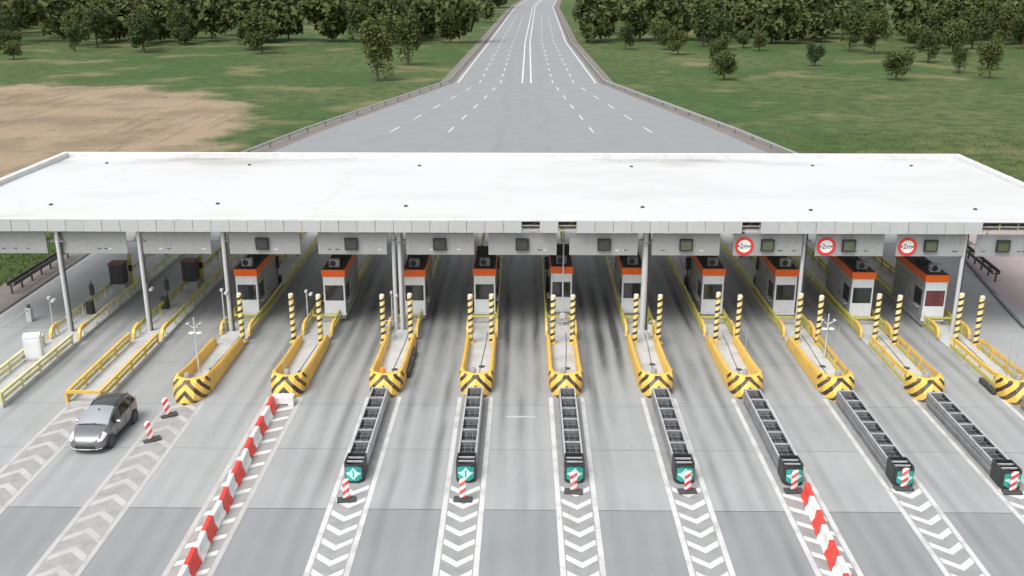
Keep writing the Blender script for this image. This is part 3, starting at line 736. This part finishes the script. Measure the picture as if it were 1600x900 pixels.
mast(19.35, 59.4, 3.0, 'white mast with twin cameras on the eighth chevron nosed island from the silver car')
def lamp_pole(x, y, h, lab):
    t = tag(empty('camera_pole', (x, y, .2)), lab, 'pole')
    P('pole', MB().tube((0, 0, 0), (0, 0, h), .06, .045), 'galvanised', t, 40)
    P('bracket', MB().path([(0, 0, h - .25), (.28, -.06, h - .1), (.36, -.08, h - .1)], .025, 6), 'galvanised', t)
    P('camera', MB().cbox(.26, .46, -.42, .02, h - .16, h + .02, .04), 'white_metal', t); P('cap', MB().cbox(-.08, .08, -.18, .1, h - .02, h + .16, .03), 'white_metal', t)
lamp_pole(-31.85, 62.7, 2.7, 'slim grey camera pole beside the pale railed island column')
lamp_pole(-26.15, 65.2, 2.7, 'slim grey camera pole on the bright yellow railed island')
lamp_pole(-20.45, 63.6, 3.0, 'slim grey camera pole beside the column of the first chevron nosed island')
lamp_pole(-14.95, 64.6, 2.6, 'slim grey camera pole on the second chevron nosed island')
lamp_pole(-9.05, 64.4, 2.6, 'slim grey camera pole beside the double column')
def frame_stand(x, y, lab):
    t = tag(empty('sensor_frame', (x, y, .21)), lab, 'sensor')
    P('frame', MB().path([(-.3, 0, 0), (-.3, 0, 1.3), (.3, 0, 1.35), (.3, 0, .0)], .03, 6), 'galvanised', t)
    P('sensor_box', MB().cbox(-.42, -.12, -.18, .16, .55, 1.05, .04), 'white_metal', t); P('lamp', MB().cbox(.1, .34, -.14, .1, 1.0, 1.25, .03), 'grey_lamp', t)
frame_stand(-8.95, 62.4, 'small steel sensor frame with white box beside the double column'); frame_stand(8.75, 62.5, 'small steel sensor frame with white box on the sixth chevron nosed island')
t = tag(empty('slender_mast', (2.72, 65.2, .2)), 'slender white mast in front of the fifth booth from the silver car', 'mast')
P('pole', MB().tube((0, 0, 0), (0, 0, 7.6), .055, .045), 'white_metal', t, 40); P('junction_box', MB().cbox(-.2, .2, -.16, .02, .55, .95, .03), 'white_metal', t); P('foot', MB().box(-.2, .2, -.2, .2, 0, .05), 'galvanised', t)
P('step_bracket', MB().tube((-.3, -.1, .3), (.3, -.1, .34), .025), 'galvanised', t)
def whip(x, y, h, lab):
    t = tag(empty('marker_rod', (x, y, .2)), lab, 'rod'); P('rod', MB().tube((0, 0, 0), (0, 0, h), .03, .015, 6), 'galvanised', t); P('foot', MB().lathe([(0, .06), (.07, .05), (.08, 0)], n=8), 'dark_metal', t)
whip(-14.45, 55.4, 2.8, 'thin grey rod behind the second chevron nose'); whip(24.15, 55.7, 3.0, 'thin grey rod behind the ninth chevron nose')
whip(28.95, 55.2, 3.4, 'thin dark rod with a bare tip behind the last chevron nose'); whip(29.45, 55.3, 3.2, 'thin rod closest to the outer railing behind the last chevron nose'); whip(14.05, 58.6, 2.4, 'thin grey rod beside the seventh chevron nosed island railing'); whip(-8.4, 56.2, 2.2, 'thin grey rod behind the third chevron nose')
whip(19.75, 58.4, 2.6, 'thin grey rod beside the white twin camera mast')
t = tag(empty('boom_barrier', (-35.2, 66.2, 0)), 'lowered boom barrier with long white arm on the outer lane', 'barrier')
P('cabinet', MB().cbox(-.18, .18, -.2, .2, 0, 1.0, .03), 'white_metal', t); P('arm', MB().tube((0, 0, .9), (-.2, -10.5, .95), .045, .03, 8), 'white_metal', t); P('lamp', MB().cbox(-.1, .1, -.1, .1, 1.0, 1.25, .03), 'dark_metal', t)

# roadside guard rails on both outer edges
def roadside(x0, y0, x1, y1, lab):
    t = tag(empty('roadside_barrier', (x0, y0, -.1)), lab, 'guard rail'); dx, dy = x1 - x0, y1 - y0
    for off in (-.28, .28):
        P('rail', MB().sweep([(off, 0, .78), (off + dx, dy, .78)], WB), 'rail_steel', t, 40)
    n_ = int(math.hypot(dx, dy) / 1.5)
    for k in range(n_ + 1):
        u = k / n_; P('post', MB().box(dx * u - .06, dx * u + .06, dy * u - .06, dy * u + .06, 0, .82), 'rail_steel', t)
        P('spacer', MB().box(dx * u - .28, dx * u + .28, dy * u - .04, dy * u + .04, .62, .72), 'rail_steel', t)
roadside(-39.7, 72.6, -39.7, 82.5, 'dark double sided guard rail beside the grassy bank')
roadside(38.0, 76.6, 38.9, 86.4, 'dark double sided guard rail beside the pinkish paved yard')

for t_, pts in ROADSIDE:
    t = tag(empty('roadside_barrier', (pts[0][0], pts[0][1], -.1)), 'long galvanised guard rail along the motorway on the ' + ('bare field side' if t_ < 0 else 'side of the boulders'), 'guard rail')
    ox, oy = pts[0]
    P('rail', MB().sweep([(x - ox, y - oy, .72) for x, y in pts], WB), 'galvanised', t, 40)
    for (xa, ya), (xb, yb) in zip(pts, pts[1:]):
        n_ = max(2, int(math.hypot(xb - xa, yb - ya) / 6))
        for k in range(n_):
            x, y = xa + (xb - xa) * k / n_ - ox, ya + (yb - ya) * k / n_ - oy
            P('post', MB().box(x - .06, x + .06, y - .06, y + .06, 0, .74), 'rail_steel', t)
# ------------------------------------------------------------------ crash cushions
def cushion():
    t = empty('crash_cushion'); L = 9.6; hw = .43
    for s in (-1, 1):
        for k in range(6):     # overlapping corrugated fender panels
            y0 = 1.35 + k * 1.37; o_ = .012 * (k % 2)
            m = MB(); prof = [(0, .10), (0, .22), (.05, .30), (.05, .40), (0, .48), (0, .52), (.05, .60), (.05, .70), (0, .78), (0, .84)]
            i0 = 0
            for y in (y0, y0 + 1.46):
                for a, b in prof: m.v.append((s * (hw + a + o_), y, b))
                for a, b in prof: m.v.append((s * (hw + a + o_ - .03), y, b))
            q = len(prof); tot = 2 * q
            for j in range(q - 1):
                m.f.append((j, j + 1, tot + j + 1, tot + j)); m.f.append((q + j, q + j + 1, tot + q + j + 1, tot + q + j))
            m.f += [(q - 1, tot - 1, 2 * tot - 1, tot + q - 1), (0, q, tot + q, tot)]
            P('fender_panel', m, 'galvanised' if s > 0 else 'galv_dark', t)
        P('inner_beam', MB().box(s * (hw - .06) - .02, s * (hw - .06) + .02, 1.42, L - .1, .12, .82), 'black_plastic', t)  # black plate added to darken the cushion's inside
        P('top_rail', MB().box(s * hw - .045, s * hw + .035, 1.35, L + .05, .842, .90), 'galvanised', t)
    for k in range(7):
        y = 1.38 + k * 1.36
        d = P('diaphragm', MB().box(-hw + .02, hw - .02, y - .03, y + .03, .06, .88), 'galv_dark', t)
        P('rung', MB().box(-hw + .047, hw - .037, y - .045, y + .045, .86, .91), 'galvanised', d)
    for k in range(6):
        y = 1.38 + k * 1.36 + .68
        c = P('cartridge', MB().cbox(-.30, .30, y - .42, y + .42, .2, .62, .05), 'black_plastic', t)
        P('brace', MB().box(-hw + .05, hw - .05, y - .025, y + .025, .66, .72).box(-.03, .03, y - .6, y + .6, .64, .70), 'dark_metal', c)
        P('lattice', MB().box(-hw + .06, hw - .06, y - .24, y - .215, .74, .77).box(-hw + .06, hw - .06, y + .215, y + .24, .74, .77).box(-.17, -.15, y - .62, y + .62, .735, .76).box(.15, .17, y - .62, y + .62, .735, .76), 'galv_dark', c)
    P('track', MB().box(-.14, .14, .2, L + .1, .02, .12), 'dark_metal', t)
    m = MB(); pl = [(-.47, 1.34), (-.50, .35), (-.42, .10), (-.2, 0), (.2, 0), (.42, .10), (.50, .35), (.47, 1.34)]
    q = len(pl); m.v = [(x, y, .04) for x, y in pl] + [(x, y, .98) for x, y in pl] + [(x * .86, .1 + y * .9, .98) for x, y in pl] + [(x * .84, .12 + y * .88, .55) for x, y in pl]
    for r in range(3):
        for j in range(q): m.f.append((r * q + j, r * q + (j + 1) % q, (r + 1) * q + (j + 1) % q, (r + 1) * q + j))
    m.f.append(tuple(3 * q + j for j in range(q)))
    nb = P('nose_box', m, 'black_plastic', t)
    P('rung', MB().box(-.40, .40, .55, .63, .86, .93), 'galvanised', nb); P('rung', MB().box(-.40, .40, .95, 1.03, .86, .93), 'galvanised', nb)
    pl = [(-.40, .072), (-.2, -.014), (.2, -.014), (.40, .072)]
    m = MB(); q = len(pl); m.v = [(x, y, .26 if abs(x) > .3 else .14) for x, y in pl] + [(x, y, .84 if abs(x) > .3 else .93) for x, y in pl]
    m.f = [(j, j + 1, q + j + 1, q + j) for j in range(q - 1)]
    P('reflector', m, 'teal', t)
    P('diamond', MB().poly([(.0, -.03, .20), (.19, -.03, .42), (.40, .058, .54), (.19, -.03, .66), (0, -.03, .88)]).poly([(.0, -.03, .20), (0, -.03, .88), (-.19, -.03, .66), (-.40, .058, .54), (-.19, -.03, .42)]), 'mint', t)
    P('mark', MB().box(-.03, .03, -.045, -.025, .36, .72), 'teal', t)
    return t
cu = cushion(); remember(cu)
for n_, i in enumerate((5, 6, 7, 8, 9, 10, 11, 12)):
    t = cu if n_ == 0 else copy_tree(cu)
    t.location = (IX[i - 1] + {5: -.1, 8: 0, 11: -.1}.get(i, 0), 43.35 + (NOSE_Y[i] - 53.15), 0)
    tag(t, f"grey crash cushion with teal end before the {ORD[i - 2]} chevron nose from the silver car", 'crash cushion', 'crash cushions in front of the islands')

# ------------------------------------------------------------------ striped delineators
def delin():
    t = empty('delineator')
    P('panel', MB().cbox(-.16, .16, -.035, .035, .08, 1.15, .03), 'delineator_stripes', t, 40)
    P('base', MB().cbox(-.45, .45, -.22, .22, 0, .11, .04), 'black_rubber', t)
    P('socket', MB().cbox(-.2, .2, -.09, .09, .10, .16, .02), 'black_rubber', t)
    return t
dl = delin(); remember(dl)
spots = [(-8.38, 41.6, .15, 'third'), (-2.85, 41.7, -.05, 'fourth'), (2.45, 42.5, -.1, 'fifth'), (7.95, 42.6, .1, 'sixth'), (13.1, 42.7, .05, 'seventh'), (18.5, 43.0, 0, 'eighth'), (23.6, 42.7, 0, 'ninth')]
for n_, (x, y, rz, k) in enumerate(spots):
    t = dl if n_ == 0 else copy_tree(dl)
    t.location = (x, y, .012); t.rotation_euler = (0, 0, rz)
    tag(t, f"red and white striped delineator before the teal crash cushion of the {k} chevron nosed island", 'delineator', 'striped delineators on rubber bases')
for x, y, lab in ((-19.95, 50.7, 'red and white striped delineator right beside the first chevron nose'), (-19.85, 47.7, 'red and white striped delineator standing by the silver car')):
    t = copy_tree(dl); t.location = (x, y, .012); t.rotation_euler = (R(-2), R(-9), .5); tag(t, lab, 'delineator', 'striped delineators on rubber bases')

# ------------------------------------------------------------------ red and white plastic barriers
def block_mesh(mat):
    m = MB(); pr = [(-.26, 0), (.26, 0), (.26, .12), (.15, .32), (.12, .70), (.09, .74), (-.09, .74), (-.12, .70), (-.15, .32), (-.26, .12)]
    ys = [(-.61, .92), (-.585, 1.), (-.2, 1.), (-.15, .9), (.15, .9), (.2, 1.), (.585, 1.), (.61, .92)]
    for y, k in ys:
        for a, b in pr: m.v.append((a * k, y, b * (1 if k > .95 else .985)))
    q = len(pr)
    for j in range(len(ys) - 1):
        for i in range(q): m.f.append((j * q + i, j * q + (i + 1) % q, (j + 1) * q + (i + 1) % q, (j + 1) * q + i))
    m.f.append(tuple(range(q))); m.f.append(tuple((len(ys) - 1) * q + i for i in range(q)))
    return m.mesh('barrier_body', mat)
BR, BW = block_mesh('barrier_red'), block_mesh('barrier_white')
lug = MB().tube((0, 0, .3), (0, 0, .66), .04, n=8).mesh('connector_pin', 'dark_metal')
def run(xa, ya, xb, yb, n_, first_red, where):
    for k in range(n_):
        u = (k + .5) / n_; red = (k % 2 == 0) == first_red
        x = xa + (xb - xa) * u; y = ya + (yb - ya) * u
        t = tag(empty('barrier_block', (x + random.uniform(-.05, .05), y, .012), math.atan2(-(xb - xa), yb - ya) + random.uniform(-.05, .05)),
                f"{ORD[(n_ - 1 - k) // 2 + 1]} {'red' if red else 'white'} barrier block of the run, counted from the {where}", 'barrier block', f"barrier blocks before the {where}")
        obj('body', BR if red else BW, t); obj('connector_pin', lug, t, (0, .615, 0)); t.scale.y = abs(yb - ya) / n_ / 1.24
run(-13.75, 31.3, -14.38, 51.9, 16, False, 'second chevron nose')
run(13.05, 31.2, 13.55, 42.3, 9, True, 'seventh chevron nose')
t = tag(empty('plank_block', (-13.85, 52.3, .01), .05), 'white plastic barrier laid crosswise against the second chevron nose', 'barrier block')
P('body', MB().cbox(-.62, .62, -.26, .26, 0, .62, .06), 'barrier_white', t); P('slot', MB().box(-.3, .3, -.27, -.255, .08, .16), 'dark_metal', t)

# ------------------------------------------------------------------ the silver car (front towards -Y)
def car(loc, rz):
    t = tag(empty('car', loc, rz), 'silver grey rounded family car driving out past the yellow railed island', 'car')
    # stations along y: (y, z_bottom, z_belt, z_top, half width low, half width belt, half width roof)
    S = [(-2.16, .34, .50, .58, .40, .38, .28), (-2.10, .26, .55, .72, .66, .62, .46), (-1.98, .22, .62, .83, .80, .76, .58), (-1.74, .20, .73, .95, .86, .84, .66),
         (-1.45, .20, .83, 1.05, .885, .875, .72), (-1.20, .20, .90, 1.13, .89, .885, .75), (-.86, .20, .95, 1.30, .89, .885, .70), (-.46, .20, .98, 1.46, .89, .885, .635), (-.05, .20, 1.0, 1.57, .89, .885, .605),
         (.40, .20, 1.02, 1.625, .89, .885, .60), (.90, .20, 1.05, 1.62, .89, .885, .59), (1.30, .20, 1.08, 1.57, .885, .87, .565), (1.66, .20, 1.10, 1.45, .875, .84, .53), (1.92, .24, 1.08, 1.26, .84, .78, .52), (2.09, .30, .98, 1.06, .72, .66, .48), (2.16, .40, .84, .90, .5, .46, .38)]
    ring = []
    for (y, zb, zl, zt, wl, wb, wr) in S:
        zm = zb + (zl - zb) * .45
        h = [(0, zb), (wl * .80, zb), (wl * .97, zb + .08), (wl, zm), (wb * 1.0, zl - .06), (wb * .985, zl), ((wb * .985) * .30 + wr * .70, zl + (zt - zl) * .66), (wr, zt - (zt - zl) * .10), (wr * .6, zt - .012), (0, zt)]
        ring.append([(x, y, z) for x, z in h] + [(-x, y, z) for x, z in reversed(h[1:-1])])
    n_ = len(ring[0]); parts = {'body': MB(), 'windscreen': MB(), 'side_window.R': MB(), 'side_window.L': MB(), 'rear_window': MB(), 'roof_panel': MB()}
    for j in range(len(S) - 1):
        for i in range(n_):
            k = (i + 1) % n_; ii = min(i, n_ - 1 - i) if i >= 10 else i
            seg = i if i < 9 else n_ - 1 - i
            f = [ring[j][i], ring[j][k], ring[j + 1][k], ring[j + 1][i]]
            key = 'body'
            if seg in (7, 8) and 5 <= j <= 7: key = 'windscreen'
            elif seg in (5,) and 6 <= j <= 11: key = 'side_window.R' if i < 9 else 'side_window.L'
            elif seg in (7, 8) and 12 <= j <= 12: key = 'rear_window'
            elif seg in (7, 8) and 8 <= j <= 11: key = 'roof_panel'
            parts[key].quad(*f)
    parts['body'].poly(ring[0]); parts['body'].poly(ring[-1])
    def fin(key, name, mat):
        me = parts[key].mesh(name, mat, 0, False); bm = bmesh.new(); bm.from_mesh(me); bmesh.ops.remove_doubles(bm, verts=bm.verts[:], dist=.0005); bmesh.ops.recalc_face_normals(bm, faces=bm.faces[:])
        bm.to_mesh(me); bm.free()
        for p in me.polygons: p.use_smooth = True
        me.set_sharp_from_angle(angle=R(48)); o = obj(name, me, t)
        md = o.modifiers.new('sub', 'SUBSURF'); md.levels = 2; md.render_levels = 2
        md.boundary_smooth = 'PRESERVE_CORNERS'
        return o
    b = fin('body', 'body', 'car_paint'); fin('windscreen', 'windscreen', 'windscreen_glass'); fin('side_window.R', 'side_window', 'green_glass'); fin('side_window.L', 'side_window', 'green_glass'); fin('rear_window', 'rear_window', 'dark_glass'); fin('roof_panel', 'roof_panel', 'roof_tint')  # roof_tint: roof panel set darker than the body paint
    P('cabin', MB().cbox(-.70, .70, -.9, 1.7, .5, 1.02, .08), 'black_plastic', t)
    P('pillar', MB().tube((.80, -.0, 1.0), (.63, .2, 1.50), .03).tube((-.80, -.0, 1.0), (-.63, .2, 1.50), .03), 'black_plastic', t)
    for s in (-1, 1):
        P('headlight', MB().poly([(s * .85, -1.56, .83), (s * .80, -1.98, .70), (s * .62, -2.10, .65), (s * .53, -2.03, .79), (s * .70, -1.60, .965)]), 'head_lamp', t)
        mo = MB(); mo.lathe([(0, -.10), (.07, -.09), (.10, 0), (.08, .09), (0, .11)], (s * 1.0, -.62, 1.02), 10, 'x')
        P('mirror', mo, 'chrome', t, 60); P('mirror_arm', MB().tube((s * .84, -.62, .98), (s * .98, -.62, 1.0), .03), 'black_plastic', t)
        dl_ = P('door_seam', MB().box(s * .892 - .004, s * .892 + .004, -.62, -.61, .35, .92).box(s * .892 - .004, s * .892 + .004, .32, .33, .35, .96).box(s * .89 - .004, s * .89 + .004, 1.12, 1.13, .5, 1.0), 'black_plastic', t)
        for y in (.16, .98): P('door_handle', MB().cbox(s * .90 - .02, s * .90 + .02, y, y + .16, .86, .89, .008), 'chrome', dl_)
        P('tail_light', MB().cbox(s * .62 - .09, s * .62 + .09, 1.98, 2.07, .90, 1.04, .02), 'red_paint', t)
        P('roof_rail', MB().path([(s * .585, .05, 1.55), (s * .60, .5, 1.61), (s * .60, 1.1, 1.605), (s * .57, 1.6, 1.52)], .018, 6), 'black_plastic', t)
        P('sill', MB().cbox(s * .87 - .03, s * .87 + .03, -.95, 1.0, .2, .30, .01), 'black_plastic', t)
        for y in (-1.32, 1.32):
            w_ = P('wheel', MB().lathe([(.20, -.11), (.305, -.115), (.325, -.07), (.325, .07), (.305, .115), (.20, .11)], (s * .81, y, .325), 24, 'x'), 'black_rubber', t, 50)
            P('rim', MB().lathe([(.0, s * .09), (.06, s * .10), (.20, s * .115)], (s * .81, y, .325), 20, 'x'), 'dark_metal', w_, 40)
            P('wheel_arch', MB().lathe([(.0, s * .0), (.375, s * .0), (.375, s * .05), (.34, s * .052)], (s * .852, y, .335), 24, 'x'), 'black_plastic', t)
    P('grille', MB().cbox(-.46, .46, -2.19, -2.05, .34, .47, .03), 'black_plastic', t)
    P('bumper_trim', MB().path([(-.74, -2.0, .30), (-.55, -2.12, .285), (0, -2.17, .28), (.55, -2.12, .285), (.74, -2.0, .30)], .025, 6), 'galvanised', t)
    P('wiper', MB().path([(-.5, -1.2, 1.125), (.15, -1.16, 1.155)], .012, 5).path([(.05, -1.21, 1.135), (.6, -1.14, 1.13)], .012, 5), 'black_plastic', t)
    P('cowl', MB().box(-.62, .62, -1.26, -1.21, 1.10, 1.128), 'black_plastic', t)
    t.scale = (1.12, 1.13, 1.12)
    P('mirror_mount', MB().cbox(-.04, .04, -.40, -.34, 1.50, 1.53, .01), 'black_plastic', t)
car((-22.62, 48.45, .004), R(-2.0))

# ------------------------------------------------------------------ vegetation beyond
def leaf_cloud(n_, rx_, rz_, zc, size, seed, lobes=9):
    rnd = random.Random(seed); m = MB(); C_ = []
    for _ in range(lobes):
        a = rnd.uniform(0, 6.28); e = rnd.uniform(-.8, 1); r = rnd.uniform(.3, .72)
        C_.append((math.cos(a) * rx_ * r, math.sin(a) * rx_ * r, zc + e * rz_ * .62, rnd.uniform(.34, .55)))
    for _ in range(n_):
        cx, cy, cz, cr = rnd.choice(C_)
        v = Vector((rnd.gauss(0, 1), rnd.gauss(0, 1), rnd.gauss(0, 1))).normalized() * (rnd.random() ** .35)
        p = Vector((cx + v.x * rx_ * cr, cy + v.y * rx_ * cr, cz + v.z * rz_ * cr))
        d = Vector((rnd.gauss(0, 1), rnd.gauss(0, 1), rnd.gauss(0, 1) + .6)).normalized(); u = d.orthogonal().normalized(); u.rotate(Matrix.Rotation(rnd.uniform(0, 6.28), 3, d)); w2 = d.cross(u)
        s = size * rnd.uniform(.6, 1.4)
        i = len(m.v); m.v += [tuple(p - u * s), tuple(p + w2 * s * .55), tuple(p + u * s), tuple(p - w2 * s * .55)]; m.f.append((i, i + 1, i + 2, i + 3))
    return m
def tree_proto(kind):
    t = empty('tree'); h = (9, 11.5, 7.5)[kind]
    m = MB(); m.tube((0, 0, -.3), (.1, 0, h * .45), .26, .16, 8); m.tube((.1, 0, h * .45), (0, .1, h * .8), .16, .05, 7)
    rnd = random.Random(kind)
    for k in range(7):
        a = k * 2.4; z = h * (.3 + .07 * k); m.tube((.05, 0, z), (math.cos(a) * h * .22, math.sin(a) * h * .22, z + h * .16), .09, .03, 6)
    P('trunk', m, 'bark', t, 50)
    me = leaf_cloud(2600, (3.6, 3.2, 3.6)[kind], (4.6, 5.8, 3.9)[kind], h * .54, .30, 11 + kind, 16).mesh('crown', ('leaf_dark', 'leaf_mid', 'leaf_mid')[kind], recalc=False)
    obj('crown', me, t); return remember(t)
protos = [tree_proto(k) for k in range(3)]
sp = []
rnd = random.Random(3)
while len(sp) < 90:
    y = rnd.uniform(285, 345) if rnd.random() < .82 else rnd.uniform(190, 300); x = rnd.choice((-1, 1)) * rnd.uniform(24, 40 + y * .5)
    if -140 < x < -36 and y < 262: continue
    if x > 30 and y < 200: continue
    if all(math.dist((x, y), q_) > 4.2 for q_ in sp): sp.append((x, y))
used = set()
for x, y in sp:
    k = rnd.randrange(3); t = protos[k] if k not in used else copy_tree(protos[k]); used.add(k)
    t.location = (x, y, -.16); t.rotation_euler = (0, 0, rnd.uniform(0, 6.28)); s = rnd.uniform(.6, 1.4); t.scale = (s, s, s * rnd.uniform(.9, 1.15))
    tag(t, ('dark rounded tree', 'tall mid green tree', 'small bushy mid green tree')[k] + ' in the belt beside the motorway beyond the canopy', 'tree', ('dark trees', 'tall trees', 'small trees')[k] + ' beyond the canopy')
m = MB(); rnd = random.Random(5)
src = [leaf_cloud(330, 4.2, 4.6, 5.0, .95, 50 + k, 9) for k in range(5)]
for _ in range(800):
    y = 325 + 600 * rnd.random() ** 1.6; x = rnd.uniform(-1, 1) * (90 + y * .62); c = rx(0, y)
    if abs(x - c) < 20: continue
    s = rnd.uniform(.9, 1.6); a = rnd.uniform(0, 6.28); q_ = rnd.choice(src); i = len(m.v); ca, sa = math.cos(a) * s, math.sin(a) * s
    m.v += [(x + px * ca - py * sa, y + px * sa + py * ca, pz * s - .2) for px, py, pz in q_.v]; m.f += [tuple(i + k for k in f) for f in q_.f]
wd = P('distant_wood', MB(), 'leaf_dark'); me = bpy.data.meshes.new('distant_wood'); me.from_pydata(m.v, [], m.f); me.materials.append(MATS['leaf_dark']); wd.data = me
wd['kind'] = 'stuff'; wd['label'] = 'dark distant wood on both sides of the motorway'; wd['category'] = 'wood'
# tufts of grass on the bank and white stones beside the yard
m = MB(); rnd = random.Random(9)
for _ in range(26000):
    if rnd.random() < .6: x, y = rnd.uniform(-62, -41.4), rnd.uniform(58, 92)
    else: x, y = rnd.uniform(38, 76), rnd.uniform(100.5, 150)
    a = rnd.uniform(0, 6.28); h = rnd.uniform(.06, .22); dx, dy = math.cos(a) * .06, math.sin(a) * .06; i = len(m.v)
    m.v += [(x - dx, y - dy, -.16), (x + dx, y + dy, -.16), (x + rnd.uniform(-.1, .1), y + rnd.uniform(-.1, .1), -.16 + h)]; m.f.append((i, i + 1, i + 2))
gt = P('grass', MB(), 'leaf_mid'); me = bpy.data.meshes.new('grass'); me.from_pydata(m.v, [], m.f); me.materials.append(MATS['leaf_mid']); gt.data = me
gt['kind'] = 'stuff'; gt['label'] = 'short rough grass on the banks beside the toll plaza'; gt['category'] = 'grass'
for k, (x, y) in enumerate(((51.5, 128), (57.2, 116.5), (62.5, 117.5))):
    bm = bmesh.new(); bmesh.ops.create_icosphere(bm, subdivisions=2, radius=.9)
    for v in bm.verts: v.co *= rnd.uniform(.75, 1.15); v.co.z *= .45
    me = bpy.data.meshes.new('boulder'); bm.to_mesh(me); bm.free(); me.materials.append(MATS['sign_white'])
    tag(obj('boulder', me, None, (x, y, 0)), 'pale boulder lying in the grass beyond the paved yard', 'boulder', 'pale boulders in the grass')
